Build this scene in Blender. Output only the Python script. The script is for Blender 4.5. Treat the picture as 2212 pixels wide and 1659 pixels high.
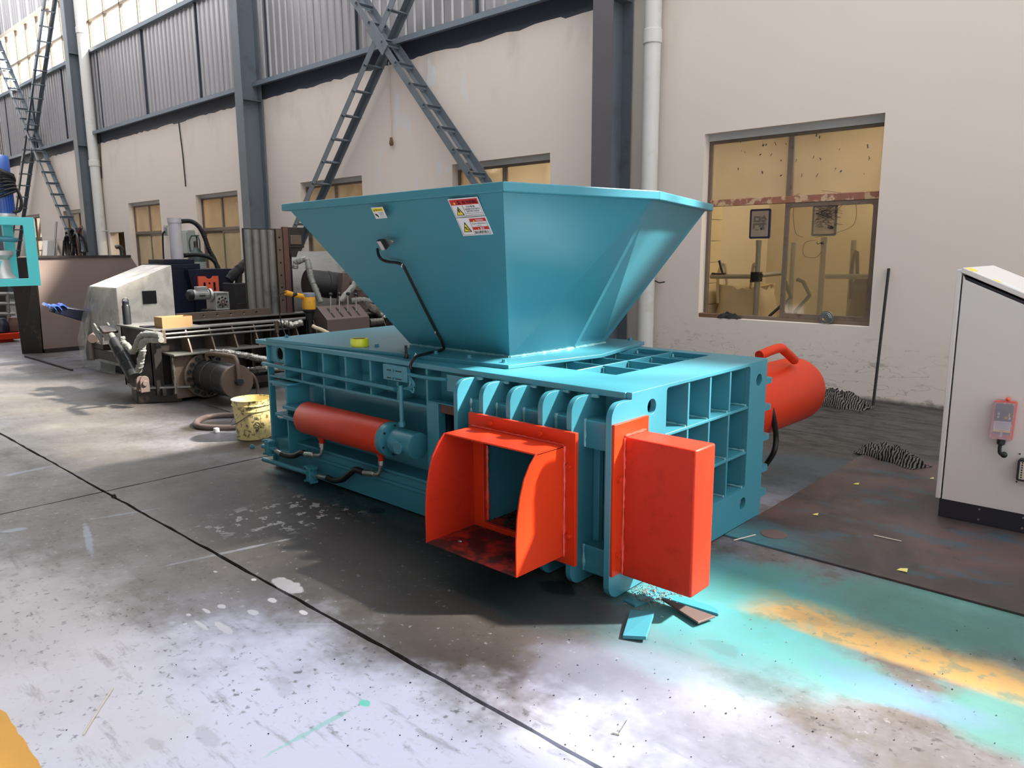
import bpy, bmesh, math, random
import numpy as np
from mathutils import Vector, Matrix
from mathutils.geometry import tessellate_polygon

for o in list(bpy.data.objects):
    bpy.data.objects.remove(o)
SC = bpy.context.scene
COL = SC.collection

# ------------------------------------------------------------------ camera
FPX, IW, IH = 1628.6, 2212.0, 1659.0
YAW, PIT, ROL, CAMH = math.radians(-42.754), math.radians(-9.932), math.radians(-0.325), 1.55
def _basis():
    f = np.array([math.sin(YAW)*math.cos(PIT), math.cos(YAW)*math.cos(PIT), math.sin(PIT)])
    r = np.array([math.cos(YAW), -math.sin(YAW), 0.0])
    u = np.cross(r, f)
    r2 = math.cos(ROL)*r + math.sin(ROL)*u
    u2 = -math.sin(ROL)*r + math.cos(ROL)*u
    return r2, u2, f
CR, CU, CF = _basis()
cam_data = bpy.data.cameras.new('camera')
cam_data.sensor_fit = 'HORIZONTAL'
cam_data.sensor_width = 36.0
cam_data.lens = FPX/IW*36.0
cam_data.clip_end = 300
cam = bpy.data.objects.new('camera', cam_data)
COL.objects.link(cam)
m = Matrix.Identity(4)
for i in range(3):
    m[i][0], m[i][1], m[i][2] = CR[i], CU[i], -CF[i]
m[2][3] = CAMH
cam.matrix_world = m
SC.camera = cam

# ------------------------------------------------------------------ light
world = bpy.data.worlds.new('world')
SC.world = world
world.use_nodes = True
wn = world.node_tree.nodes
wn.clear()
_bg = wn.new('ShaderNodeBackground')
_bg.inputs[0].default_value = (0.94, 0.955, 1.0, 1)
_bg.inputs[1].default_value = 3.4
_wo = wn.new('ShaderNodeOutputWorld')
world.node_tree.links.new(_bg.outputs[0], _wo.inputs[0])

sun_d = bpy.data.lights.new('sun', 'SUN')
sun_d.energy = 34
sun_d.angle = math.radians(3.0)
sun_d.color = (1.0, 0.95, 0.86)
sun = bpy.data.objects.new('sun', sun_d)
COL.objects.link(sun)
sun.rotation_euler = Vector((1.05, 1.0, 1.35)).to_track_quat('Z', 'Y').to_euler()
sun.location = (6, 14, 16)

vs = SC.view_settings
vs.view_transform = 'Standard'
vs.look = 'None'
vs.gamma = 1.0
vs.use_curve_mapping = False
vs.exposure = 0.0
SC.cycles.use_denoising = True
SC.cycles.max_bounces = 5
SC.cycles.diffuse_bounces = 3
SC.cycles.glossy_bounces = 3
SC.cycles.transparent_max_bounces = 8
SC.cycles.sample_clamp_indirect = 6.0
SC.cycles.adaptive_threshold = 0.04

# ------------------------------------------------------------------ helpers
V = Vector
def ray(u, v):
    d = CR*(u-IW/2) - CU*(v-IH/2) + CF*FPX
    return V((d[0], d[1], d[2]))
CO = V((0, 0, CAMH))
def pz(u, v, z=0.0):
    d = ray(u, v); return CO + d*((z-CAMH)/d.z)
def px(u, v, x):
    d = ray(u, v); return CO + d*(x/d.x)
def py(u, v, y):
    d = ray(u, v); return CO + d*(y/d.y)
def pplane(u, v, p0, n):
    d = ray(u, v); return CO + d*((p0-CO).dot(n)/d.dot(n))

def arc(cx, cy, r, a0, a1, n=6):
    return [(cx+r*math.cos(math.radians(a0+(a1-a0)*i/n)), cy+r*math.sin(math.radians(a0+(a1-a0)*i/n))) for i in range(n+1)]
def circ(cx, cy, r, n=20):
    return [(cx+r*math.cos(2*math.pi*i/n), cy+r*math.sin(2*math.pi*i/n)) for i in range(n)]
def rect(a0, a1, b0, b1):
    return [(a0, b0), (a1, b0), (a1, b1), (a0, b1)]
def rrect(a0, a1, b0, b1, r, n=4):
    return arc(a0+r, b0+r, r, 180, 270, n)+arc(a1-r, b0+r, r, 270, 360, n)+arc(a1-r, b1-r, r, 0, 90, n)+arc(a0+r, b1-r, r, 90, 180, n)
def smoothpath(pts, k=6):
    P = [V(p) for p in pts]
    if len(P) < 3: return P
    out = []
    for i in range(len(P)-1):
        p0 = P[max(i-1, 0)]; p1 = P[i]; p2 = P[i+1]; p3 = P[min(i+2, len(P)-1)]
        for j in range(k):
            t = j/k
            out.append(0.5*((2*p1)+(p2-p0)*t+(2*p0-5*p1+4*p2-p3)*t*t+(3*p1-p0-3*p2+p3)*t**3))
    out.append(P[-1])
    return out

ORG = {}
class MB:
    def __init__(s): s.v = []; s.f = []
    def add(s, vs_, fs):
        b = len(s.v); s.v += [V(p) for p in vs_]; s.f += [tuple(i+b for i in f) for f in fs]; return s
    def hexa(s, p):     # 0-3 bottom loop (ccw from above), 4-7 top loop
        return s.add(p, [(3,2,1,0),(4,5,6,7),(0,1,5,4),(1,2,6,5),(2,3,7,6),(3,0,4,7)])
    def box(s, x0, x1, y0, y1, z0, z1):
        return s.hexa([(x0,y0,z0),(x1,y0,z0),(x1,y1,z0),(x0,y1,z0),(x0,y0,z1),(x1,y0,z1),(x1,y1,z1),(x0,y1,z1)])
    def obox(s, c, ax, ay, az):     # oriented box: centre + half-axis vectors
        c, ax, ay, az = V(c), V(ax), V(ay), V(az)
        return s.hexa([c-ax-ay-az, c+ax-ay-az, c+ax+ay-az, c-ax+ay-az, c-ax-ay+az, c+ax-ay+az, c+ax+ay+az, c-ax+ay+az])
    def bar(s, p0, p1, w, h, up=(0,0,1)):
        p0, p1 = V(p0), V(p1); d = (p1-p0); L = d.length; d.normalize()
        a = d.cross(V(up))
        if a.length < 1e-4: a = d.cross(V((1,0,0)))
        a.normalize(); b = a.cross(d); b.normalize()
        return s.obox((p0+p1)/2, d*L/2, a*w/2, b*h/2)
    def plate(s, axis, d0, d1, outer, holes=()):
        # extruded 2-D polygon; axis 'x': (a,b)=(y,z); 'y': (x,z); 'z': (x,y)
        def P(a, b, d):
            return V((d, a, b)) if axis == 'x' else V((a, d, b)) if axis == 'y' else V((a, b, d))
        loops = [list(outer)]+[list(h) for h in holes]
        tri = tessellate_polygon([[V((a, b, 0)) for a, b in l] for l in loops])
        flat = [q for l in loops for q in l]
        n = len(flat); base = len(s.v)
        s.v += [P(a, b, d0) for a, b in flat]+[P(a, b, d1) for a, b in flat]
        for t in tri:
            s.f.append(tuple(base+i for i in t)); s.f.append(tuple(base+n+i for i in reversed(t)))
        k = 0
        for l in loops:
            c = len(l)
            for i in range(c):
                j = (i+1) % c
                s.f.append((base+k+i, base+k+j, base+n+k+j, base+n+k+i))
            k += c
        return s
    def cyl(s, p0, p1, r, r2=None, n=20, caps=True):
        p0, p1 = V(p0), V(p1); r2 = r if r2 is None else r2
        d = (p1-p0).normalized(); a = d.orthogonal().normalized(); b = d.cross(a)
        base = len(s.v)
        for p, rr in ((p0, r), (p1, r2)):
            for i in range(n):
                t = 2*math.pi*i/n; s.v.append(p+(a*math.cos(t)+b*math.sin(t))*rr)
        for i in range(n):
            j = (i+1) % n; s.f.append((base+i, base+j, base+n+j, base+n+i))
        if caps: s.f.append(tuple(base+i for i in reversed(range(n)))); s.f.append(tuple(base+n+i for i in range(n)))
        return s
    def lathe(s, p0, d, prof, n=24, caps=True):     # prof: (t along d, r)
        p0 = V(p0); d = V(d).normalized(); a = d.orthogonal().normalized(); b = d.cross(a)
        base = len(s.v); m_ = len(prof)
        for t, r in prof:
            for i in range(n):
                q = 2*math.pi*i/n; s.v.append(p0+d*t+(a*math.cos(q)+b*math.sin(q))*r)
        for k in range(m_-1):
            for i in range(n):
                j = (i+1) % n; s.f.append((base+k*n+i, base+k*n+j, base+(k+1)*n+j, base+(k+1)*n+i))
        if caps: s.f.append(tuple(base+i for i in reversed(range(n)))); s.f.append(tuple(base+(m_-1)*n+i for i in range(n)))
        return s
    def tube(s, pts, r, n=10, smooth=0, jit=0.0, seed=1, ring=0.0):
        P = smoothpath(pts, smooth) if smooth else [V(p) for p in pts]
        rnd = random.Random(seed); base = len(s.v); m_ = len(P)
        t0 = (P[1]-P[0]).normalized(); a = t0.orthogonal().normalized()
        for k in range(m_):
            t = (P[min(k+1, m_-1)]-P[max(k-1, 0)]).normalized()
            a = (a-t*a.dot(t)).normalized(); b = t.cross(a)
            rr = (r(k/(m_-1)) if callable(r) else r)*(1+jit*(rnd.random()-.5))*(1+(ring if k % 2 else 0))
            for i in range(n):
                q = 2*math.pi*i/n; s.v.append(P[k]+(a*math.cos(q)+b*math.sin(q))*rr*(1+jit*.7*(rnd.random()-.5)))
        for k in range(m_-1):
            for i in range(n):
                j = (i+1) % n; s.f.append((base+k*n+i, base+k*n+j, base+(k+1)*n+j, base+(k+1)*n+i))
        s.f.append(tuple(base+i for i in reversed(range(n)))); s.f.append(tuple(base+(m_-1)*n+i for i in range(n)))
        return s
    def ball(s, c, r, n=12, m_=8, sc=(1,1,1)):
        c = V(c); base = len(s.v)
        s.v.append(c+V((0,0,-r*sc[2])))
        for k in range(1, m_):
            ph = -math.pi/2+math.pi*k/m_
            for i in range(n):
                q = 2*math.pi*i/n
                s.v.append(c+V((r*sc[0]*math.cos(ph)*math.cos(q), r*sc[1]*math.cos(ph)*math.sin(q), r*sc[2]*math.sin(ph))))
        s.v.append(c+V((0,0,r*sc[2]))); top = len(s.v)-1
        for i in range(n):
            j = (i+1) % n
            s.f.append((base, base+1+j, base+1+i)); s.f.append((top, base+1+(m_-2)*n+i, base+1+(m_-2)*n+j))
            for k in range(m_-2):
                q = base+1+k*n; s.f.append((q+i, q+j, q+n+j, q+n+i))
        return s
    def bead(s, p0, p1, r=0.008, seed=3):
        p0, p1 = V(p0), V(p1); k = max(3, int((p1-p0).length/0.016))
        return s.tube([p0+(p1-p0)*i/k for i in range(k+1)], r, n=6, jit=.7, seed=seed)
    def build(s, name, mat, parent=None, smooth=35, bevel=0.0, fix=True):
        org = ORG.get(parent, V((0,0,0))) if parent is not None else V((0,0,0))
        me = bpy.data.meshes.new(name)
        me.from_pydata([tuple(p-org) for p in s.v], [], s.f)
        if fix:
            b = bmesh.new(); b.from_mesh(me); bmesh.ops.recalc_face_normals(b, faces=b.faces); b.to_mesh(me); b.free()
        if smooth:
            me.polygons.foreach_set('use_smooth', [True]*len(me.polygons))
            me.set_sharp_from_angle(angle=math.radians(smooth))
        me.materials.append(M[mat] if isinstance(mat, str) else mat)
        o = bpy.data.objects.new(name, me); COL.objects.link(o)
        if parent is not None: o.parent = parent
        ORG[o] = org
        if bevel:
            md = o.modifiers.new('bevel', 'BEVEL'); md.width = bevel; md.segments = 2; md.limit_method = 'ANGLE'; md.angle_limit = math.radians(40)
        return o
class Beads:
    def __init__(s): s.l = []
    def bead(s, *a, **k): s.l.append(MB().bead(*a, **k)); return s
    def build(s, name, mat, parent=None, smooth=35, bevel=0):
        for b in s.l: b.build(name, mat, parent, smooth, 0)
def lift(o):
    """move a one-mesh thing's origin to its base"""
    me = o.data; n = len(me.vertices); a = np.empty(n*3, 'f'); me.vertices.foreach_get('co', a); a = a.reshape(-1, 3)
    c = V((float((a[:,0].min()+a[:,0].max())/2), float((a[:,1].min()+a[:,1].max())/2), float(a[:,2].min())))
    a -= np.array(c, 'f'); me.vertices.foreach_set('co', a.ravel()); o.location = c
    return o
def tag(o, label=None, cat=None, group=None, kind=None):
    if label: o['label'] = label
    if cat: o['category'] = cat
    if group: o['group'] = group
    if kind: o['kind'] = kind
    return o
def thing(name, loc, label=None, cat=None, group=None, kind=None):
    o = bpy.data.objects.new(name, None); COL.objects.link(o); o.location = loc; o.empty_display_size = .1
    ORG[o] = V(loc)
    return tag(o, label, cat, group, kind)
def inst(src, off, name=None, parent=None, rotz=0.0):
    o = src.copy(); COL.objects.link(o)
    o.location = src.location+V(off)
    if rotz: o.rotation_euler = (0, 0, rotz)
    if parent is not None: o.parent = parent
    ORG[o] = ORG.get(src, V((0,0,0)))
    return o
def hexbolt(mb, p, d, r=0.016, h=0.014, sh=0.0):
    p, d = V(p), V(d).normalized()
    mb.cyl(p, p+d*0.004, r*1.35, n=14); mb.cyl(p+d*0.004, p+d*(0.004+h), r, n=6)
    if sh: mb.cyl(p+d*(0.004+h), p+d*(0.004+h+sh), r*.55, n=10)
    return mb

# ------------------------------------------------------------------ materials
M = {}
def srgb(r, g, b):
    return tuple(((c/255)/12.92 if c/255 <= .04045 else ((c/255+.055)/1.055)**2.4) for c in (r, g, b))
class NT:
    def __init__(s, name):
        s.m = bpy.data.materials.new(name); s.m.use_nodes = True; s.t = s.m.node_tree; s.n = s.t.nodes; s.n.clear()
        s.out = s.n.new('ShaderNodeOutputMaterial'); M[name] = s.m
    def node(s, typ, **kw):
        n = s.n.new(typ)
        for k, v in kw.items(): setattr(n, k, v)
        return n
    def link(s, a, b): s.t.links.new(a, b)
    def set(s, sock, val):
        if hasattr(val, 'is_output') or isinstance(val, bpy.types.NodeSocket): s.link(val, sock)
        elif isinstance(val, (tuple, list)) and len(val) == 3 and sock.type == 'RGBA': sock.default_value = (*val, 1)
        else: sock.default_value = val
    def pos(s):
        g = s.node('ShaderNodeNewGeometry'); return g.outputs['Position']
    def objc(s):
        return s.node('ShaderNodeTexCoord').outputs['Object']
    def noise(s, vec, scale, detail=3.0, rough=.55, dist=0.0):
        n = s.node('ShaderNodeTexNoise'); s.set(n.inputs['Vector'], vec); n.inputs['Scale'].default_value = scale
        n.inputs['Detail'].default_value = detail; n.inputs['Roughness'].default_value = rough; n.inputs['Distortion'].default_value = dist
        return n.outputs['Fac']
    def voro(s, vec, scale, feat='F1', rnd=1.0):
        n = s.node('ShaderNodeTexVoronoi', feature=feat); s.set(n.inputs['Vector'], vec); n.inputs['Scale'].default_value = scale
        n.inputs['Randomness'].default_value = rnd
        return n.outputs['Distance']
    def ramp(s, fac, a, b, smooth=True):
        n = s.node('ShaderNodeMapRange'); n.interpolation_type = 'SMOOTHSTEP' if smooth else 'LINEAR'
        s.set(n.inputs['Value'], fac); n.inputs['From Min'].default_value = a; n.inputs['From Max'].default_value = b
        n.inputs['To Min'].default_value = 0; n.inputs['To Max'].default_value = 1
        return n.outputs['Result']
    def math(s, op, a, b=0.0, c=None):
        n = s.node('ShaderNodeMath', operation=op); s.set(n.inputs[0], a); s.set(n.inputs[1], b)
        if c is not None: s.set(n.inputs[2], c)
        return n.outputs[0]
    def mix(s, fac, a, b, blend='MIX'):
        n = s.node('ShaderNodeMix', data_type='RGBA', blend_type=blend, clamp_factor=True)
        s.set(n.inputs[0], fac); s.set(n.inputs[6], a); s.set(n.inputs[7], b)
        return n.outputs[2]
    def mapp(s, vec, scale=(1,1,1), loc=(0,0,0), rot=(0,0,0)):
        n = s.node('ShaderNodeMapping'); s.set(n.inputs[0], vec); n.inputs['Scale'].default_value = scale
        n.inputs['Location'].default_value = loc; n.inputs['Rotation'].default_value = rot
        return n.outputs[0]
    def sep(s, vec):
        n = s.node('ShaderNodeSeparateXYZ'); s.set(n.inputs[0], vec); return n.outputs
    def bump(s, h, strength=.3, dist=.01):
        n = s.node('ShaderNodeBump'); s.set(n.inputs['Height'], h); n.inputs['Strength'].default_value = strength; n.inputs['Distance'].default_value = dist
        return n.outputs[0]
    def bsdf(s, col, rough=.5, metal=0.0, spec=.5, nrm=None, **kw):
        b = s.node('ShaderNodeBsdfPrincipled'); s.set(b.inputs['Base Color'], col); s.set(b.inputs['Roughness'], rough)
        s.set(b.inputs['Metallic'], metal); b.inputs['Specular IOR Level'].default_value = spec
        if nrm is not None: s.link(nrm, b.inputs['Normal'])
        for k, v in kw.items(): s.set(b.inputs[k], v)
        s.link(b.outputs[0], s.out.inputs[0]); return b
def simple(name, rgb, rough=.5, metal=0.0, var=.12, scale=6.0, bump=.0, bscale=60, spec=.5, dirt=None, dscale=3.0, damt=.6, dlo=.55, dhi=.75):
    t = NT(name); p = t.pos(); c = srgb(*rgb)
    n = t.noise(p, scale, 2)
    col = t.mix(n, tuple(x*(1-var) for x in c), tuple(min(1, x*(1+var)) for x in c))
    if dirt is not None:
        d = t.math('MULTIPLY', t.ramp(t.noise(p, dscale, 4, .65), dlo, dhi), damt)
        col = t.mix(d, col, srgb(*dirt))
    nr = t.bump(t.noise(p, bscale, 1), bump, .003) if bump >= .3 else None
    t.bsdf(col, t.math('ADD', t.math('MULTIPLY', n, .12), rough-.06), metal, spec, nr)
    return t.m
simple('teal', (60, 130, 145), .36, 0, .05, 2.5, .06, 90)
simple('teal_dark_gap', (20, 40, 44), .7)
simple('red', (198, 52, 20), .42, 0, .06, 3, .08, 70, spec=.25)
simple('red_worn', (196, 47, 26), .45, 0, .08, 3, .1, 40, spec=.25, dirt=(110, 26, 20), dscale=14, damt=.35, dlo=.5, dhi=.8)
simple('red_chute_floor', (170, 38, 26), .6, 0, .1, 5, .25, 40, dirt=(30, 22, 20), dscale=9, damt=.93, dlo=.34, dhi=.56)
simple('weld', (120, 176, 182), .3, .2, .15, 40, .4, 120)
simple('weld_red', (214, 70, 55), .35, 0, .15, 40, .4, 120)
simple('steel', (165, 165, 160), .33, .9, .12, 20)
simple('steel_dark', (70, 68, 66), .42, .7, .2, 8, .15, 60)
simple('raw_dark', (46, 41, 38), .5, .35, .25, 4, .15, 50, dirt=(110, 88, 72), dscale=5, damt=.5)
simple('raw_bronze', (112, 96, 82), .45, .35, .15, 6, .1, 60, dirt=(70, 56, 48), dscale=6, damt=.5)
simple('raw_brown', (104, 88, 82), .5, .25, .12, 2.0, .1, 30, dirt=(74, 60, 56), dscale=1.6, damt=.6)
simple('raw_grey', (124, 122, 116), .45, .4, .15, 9, .1, 60, dirt=(70, 76, 78), dscale=4, damt=.6)
simple('bin_brown', (126, 109, 100), .5, .15, .12, 2.0, .1, 30, dirt=(104, 88, 80), dscale=1.6, damt=.6)
simple('rust', (100, 70, 60), .7, .1, .2, 12, .2, 60)
simple('black_paint', (42, 42, 42), .35, 0, .2, 5)
simple('rubber', (11, 11, 12), .55, 0, .2, 20)
simple('black_plastic', (26, 27, 30), .4, 0, .15, 20)
simple('column_grey', (98, 106, 112), .45, 0, .08, 1.2, .04, 40, dirt=(70, 70, 74), dscale=1.5, damt=.5)
simple('column_purple', (92, 88, 94), .5, 0, .1, 2.5, .05, 40, dirt=(60, 58, 66), dscale=2, damt=.5)
simple('girt_dark', (52, 58, 70), .5, 0, .1, 2)
simple('girt_light', (110, 120, 130), .45, 0, .08, 2)
simple('pvc', (205, 203, 196), .45, 0, .06, 2, dirt=(170, 160, 140), dscale=2.5, damt=.5)
simple('clere_frame', (128, 112, 88), .5, 0, .08, 4)
simple('cream_frame', (206, 196, 178), .5, 0, .08, 4)
simple('white_frame', (190, 190, 186), .5, 0, .08, 4)
simple('brown_frame', (112, 96, 82), .5, 0, .15, 6, 0, 50, dirt=(74, 58, 48), dscale=8, damt=.7)
simple('rust_frame', (150, 98, 78), .65, 0, .2, 14, .1, 60, dirt=(206, 176, 140), dscale=9, damt=.8, dlo=.5, dhi=.58)
simple('room_wall', (214, 202, 178), .8, 0, .05, 1.2)
simple('room_block', (222, 204, 164), .8, 0, .06, 2)
simple('cabinet', (214, 209, 204), .42, 0, .03, 1.0, .03, 80)
simple('plinth', (36, 38, 48), .45, 0, .1, 5)
simple('bucket', (226, 206, 142), .45, 0, .08, 5, .05, 40, dirt=(58, 52, 40), dscale=26, damt=.85, dlo=.5, dhi=.64)
simple('bucket_in', (240, 224, 158), .45, 0, .05, 5)
simple('cardboard', (168, 134, 90), .75, 0, .08, 8)
simple('yellow_tape', (214, 220, 40), .22, 0, .1, 8)
simple('tool_yellow', (224, 162, 42), .4, 0, .1, 12, dirt=(70, 52, 34), dscale=26, damt=.6)
simple('blue_paint', (18, 22, 42), .35, 0, .15, 1.2)
simple('blue_motor', (48, 84, 156), .4, 0, .12, 6)
simple('blue_bright', (58, 92, 180), .35, 0, .12, 10)
simple('orange', (226, 98, 66), .45, 0, .05, 4)
simple('alu', (188, 188, 184), .4, .5, .1, 18)
simple('grey_paint', (186, 182, 186), .45, 0, .06, 3)
simple('gas_grey', (150, 158, 150), .45, 0, .08, 4)
simple('gas_dark', (52, 66, 64), .5, 0, .1, 4)
simple('foil', (150, 146, 138), .28, .75, .3, 50, .9, 70)
simple('wrap_grey', (128, 128, 120), .38, 0, .3, 30, .8, 45)
simple('teal_bright', (80, 196, 198), .35, 0, .05, 2)
simple('sticker_white', (216, 218, 218), .4, 0, .02)
simple('sticker_red', (190, 44, 48), .4, 0, .04)
simple('sticker_yellow', (236, 214, 60), .4, 0, .04)
simple('sticker_black', (22, 22, 24), .4, 0, .04)
simple('sticker_grey', (120, 126, 134), .5, 0, .04)
simple('yellow_line', (214, 156, 56), .6, 0, .08, 6, .1, 60, dirt=(190, 150, 110), dscale=7, damt=.6)
simple('sack', (206, 190, 158), .7, 0, .12, 5, .3, 25)
simple('cloth_black', (24, 24, 24), .8, 0, .3, 30, .4, 60)
simple('wood', (112, 84, 60), .7, 0, .2, 20)
simple('pcb', (46, 62, 54), .4, 0, .3, 80)
simple('remote_red', (206, 92, 84), .3, 0, .08, 10)
simple('sign_blue', (52, 62, 110), .45)
simple('sign_white', (196, 194, 200), .45, 0, .03)
simple('sign_text', (138, 140, 152), .5, 0, .05)
simple('galv', (158, 158, 152), .38, .6, .1, 10)
simple('tarp', (120, 118, 112), .5, 0, .2, 3, .9, 9, dirt=(70, 70, 66), dscale=4, damt=.6)
simple('paper', (220, 208, 120), .7, 0, .05)
simple('chips', (140, 132, 124), .5, .3, .4, 90)
simple('grit', (40, 36, 34), .6, .2, .5, 120)
# ------------------------------------------------------------------ special materials
def mat_floor(name, reg):
    t = NT(name); p = t.pos()
    big = t.noise(p, .5, 2, .6); mid = t.noise(p, 3.0, 5, .68); fine = t.noise(p, 26, 2, .65); scr = t.noise(t.mapp(p, (1.4, 6.0, 1), rot=(0, 0, .3)), 2.6, 5, .7)
    blot = t.noise(t.mapp(p, loc=(4, 9, 0)), 1.3, 5, .66)
    sx, sy, sz = t.sep(p)[:3]
    col = t.mix(t.ramp(big, .35, .65), srgb(134, 132, 136), srgb(152, 154, 166))
    col = t.mix(t.ramp(blot, .42, .62), col, srgb(116, 110, 106))
    col = t.mix(t.math('MULTIPLY', t.ramp(mid, .46, .66), .7), col, srgb(88, 82, 76))
    wA = t.math('SUBTRACT', mid, .5); wB = t.math('SUBTRACT', t.noise(p, 11, 3, .65), .5); wC = t.math('SUBTRACT', blot, .5)
    def rag_(w, ws): return t.math('MULTIPLY', wC if ws < 2 else wA if ws < 5 else wB, w)
    def blob(cx, cy, rx, ry, rot=0.0, soft=.4, w=1.8, ws=1.0):
        e = max(rx, ry)*1.7
        if cx+e < reg[0] or cx-e > reg[1] or cy+e < reg[2] or cy-e > reg[3]: return None
        c, s_ = math.cos(rot), math.sin(rot)
        dx = t.math('SUBTRACT', sx, cx); dy = t.math('SUBTRACT', sy, cy)
        u = t.math('ADD', t.math('MULTIPLY', dx, c/rx), t.math('MULTIPLY', dy, s_/rx))
        v = t.math('ADD', t.math('MULTIPLY', dy, c/ry), t.math('MULTIPLY', dx, -s_/ry))
        r = t.math('SQRT', t.math('ADD', t.math('MULTIPLY', u, u), t.math('MULTIPLY', v, v)))
        r = t.math('ADD', r, rag_(w, ws))
        return t.ramp(r, 1+soft*.4, 1-soft)
    def strip(u0, v0, u1, v1, wd, **k):      # long mark between two floor points
        a, b = pz(u0, v0), pz(u1, v1); d = b-a
        return blob((a.x+b.x)/2, (a.y+b.y)/2, d.length/2, wd, math.atan2(d.y, d.x), **k)
    def spot(u, v, rx, ry=None, **k):
        a = pz(u, v); return blob(a.x, a.y, rx, ry or rx*.7, **k)
    def lay(mask, c, amt=1.0):
        nonlocal col
        if mask is None: return
        col = t.mix(t.math('MULTIPLY', mask, amt), col, c)
    def mul(a, b): return None if a is None or b is None else t.math('MULTIPLY', a, b)
    patch = t.ramp(mid, .60, .42)
    # trodden brown ground at the left, oily ground along the machine
    lay(blob(-4.9, 1.5, 3.0, 1.0, 0, .6), srgb(98, 90, 82), .75)
    lay(blob(-9.5, 2.0, 4.2, 1.3, 0, .6), srgb(112, 106, 96), .75)
    lay(blob(-3.4, 2.2, 2.2, .62, -.08, .5, 1.2), srgb(52, 48, 45), .95)
    lay(blob(-2.3, 1.95, 1.0, .4, -.2, .5), srgb(70, 66, 62), .75)
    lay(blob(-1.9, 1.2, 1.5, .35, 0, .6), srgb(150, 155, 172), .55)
    lay(blob(-1.2, .72, 2.1, 1.12, -.05, .3, 1.0), srgb(214, 217, 236), .9)  # pale colour painted in to stand for light on the foreground floor
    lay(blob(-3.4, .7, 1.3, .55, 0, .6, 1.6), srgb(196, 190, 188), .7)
    # fine dirt
    lay(t.ramp(scr, .54, .7), srgb(66, 60, 56), .38)
    lay(t.math('MULTIPLY', t.ramp(fine, .58, .7), t.ramp(blot, .35, .6)), srgb(58, 53, 50), .7)
    lay(t.ramp(fine, .36, .28), srgb(196, 196, 204), .3)
    lay(mul(t.ramp(wB, .06, .11), strip(420, 1150, 900, 1060, .35, w=.8)), srgb(186, 184, 186), .85)
    # paint overspray
    lay(spot(1560, 1290, .62, .5, w=1.3), srgb(92, 176, 182), .95)
    lay(mul(spot(1800, 1330, .62, .55), patch), srgb(92, 164, 156), .9)
    lay(spot(2050, 1330, .45, .4), srgb(92, 150, 140), .85)
    lay(spot(1700, 1420, .4, .22), srgb(104, 178, 182), .55)
    lay(spot(1850, 1470, .3, .12), srgb(100, 170, 170), .7)
    lay(spot(2180, 1560, .28, .22), srgb(92, 162, 154), .8)
    lay(spot(1500, 1420, .5, .2), srgb(100, 156, 164), .4)
    lay(spot(1950, 1500, .3, .12), srgb(120, 146, 186), .45)
    lay(spot(1500, 1560, .8, .3), srgb(190, 200, 232), .3)
    lay(spot(2150, 1460, .4, .12, w=1.2), srgb(150, 138, 96), .5)
    if reg[1] > -1.4 and reg[3] > 3:
        yk = t.math('MULTIPLY', t.ramp(sy, 2.90, 2.96), t.math('MULTIPLY', t.ramp(t.math('ADD', sy, t.math('MULTIPLY', wA, .5)), 3.26, 3.02), t.ramp(sx, -1.45, -1.2)))
        lay(t.math('MULTIPLY', yk, t.ramp(blot, .36, .5)), srgb(204, 164, 98), .9)
        lay(t.math('MULTIPLY', yk, t.ramp(wB, .0, .12)), srgb(110, 136, 118), .6)
    lay(strip(560, 1015, 940, 1135, .16, w=1.0), srgb(36, 70, 80), .85)
    lay(spot(1150, 1290, .5, .28, w=1.2), srgb(38, 66, 70), .8)
    lay(spot(590, 1018, .12, .06), srgb(110, 160, 168), .8)
    # far side: brown oily ground
    if reg[3] > 4.4:
        lay(t.ramp(sy, 4.4, 5.6), srgb(56, 54, 51), .95)
        lay(t.math('MULTIPLY', t.ramp(sy, 5.5, 6.0), t.ramp(scr, .46, .6)), srgb(24, 22, 21), .85)
    lay(blob(-1.9, 5.2, .9, .7, .3, .6), srgb(44, 66, 74), .7)
    # oil near the pail
    lay(strip(385, 925, 520, 915, .24, w=1.0, ws=3), srgb(58, 50, 30), .9)
    lay(strip(420, 985, 610, 940, .14, w=1.4, ws=3), srgb(78, 62, 42), .85)
    lay(strip(250, 790, 560, 880, .3, w=1.0), srgb(96, 106, 100), .5)
    # drips of white paint, chalk lines, puddles
    for u, v, rx, ry in ((479, 1310, .028, .016), (484, 1357, .075, .018), (547, 1323, .034, .02), (445, 1319, .035, .01), (407, 1328, .02, .011), (436, 1351, .06, .009), (588, 1297, .034, .018), (655, 1323, .03, .013), (465, 1235, .016, .009), (548, 1252, .018, .011), (400, 1348, .01, .008), (620, 1265, .12, .05)):
        lay(spot(u, v, rx, ry, soft=.15, w=1.4, ws=9), srgb(196, 194, 198), .9 if rx < .1 else .5)
    for u0, v0, u1, v1, w_ in ((194, 1122, 350, 1097, .012), (340, 1226, 620, 1165, .016), (182, 1127, 200, 1205, .02), (606, 1348, 741, 1348, .008), (0, 1030, 120, 1005, .03), (0, 1150, 60, 1140, .03)):
        lay(strip(u0, v0, u1, v1, w_, w=2.0, ws=9), srgb(150, 156, 168), .6)
    lay(spot(787, 1518, .03, .018, soft=.15, w=2, ws=9), srgb(110, 214, 190), .95)
    lay(strip(560, 1640, 780, 1520, .012, w=3, ws=9), srgb(130, 200, 190), .6)
    for u, v, r_ in ((599, 1052, .075), (583, 1062, .03), (602, 1072, .03), (816, 1103, .06), (735, 1066, .03)):
        lay(spot(u, v, r_, r_*.75, soft=.12, w=.7, ws=9), srgb(20, 22, 22), .9)
    lay(spot(1205, 1270, .1, .07, soft=.1, w=1.2, ws=9), srgb(24, 34, 36), .85)
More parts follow.
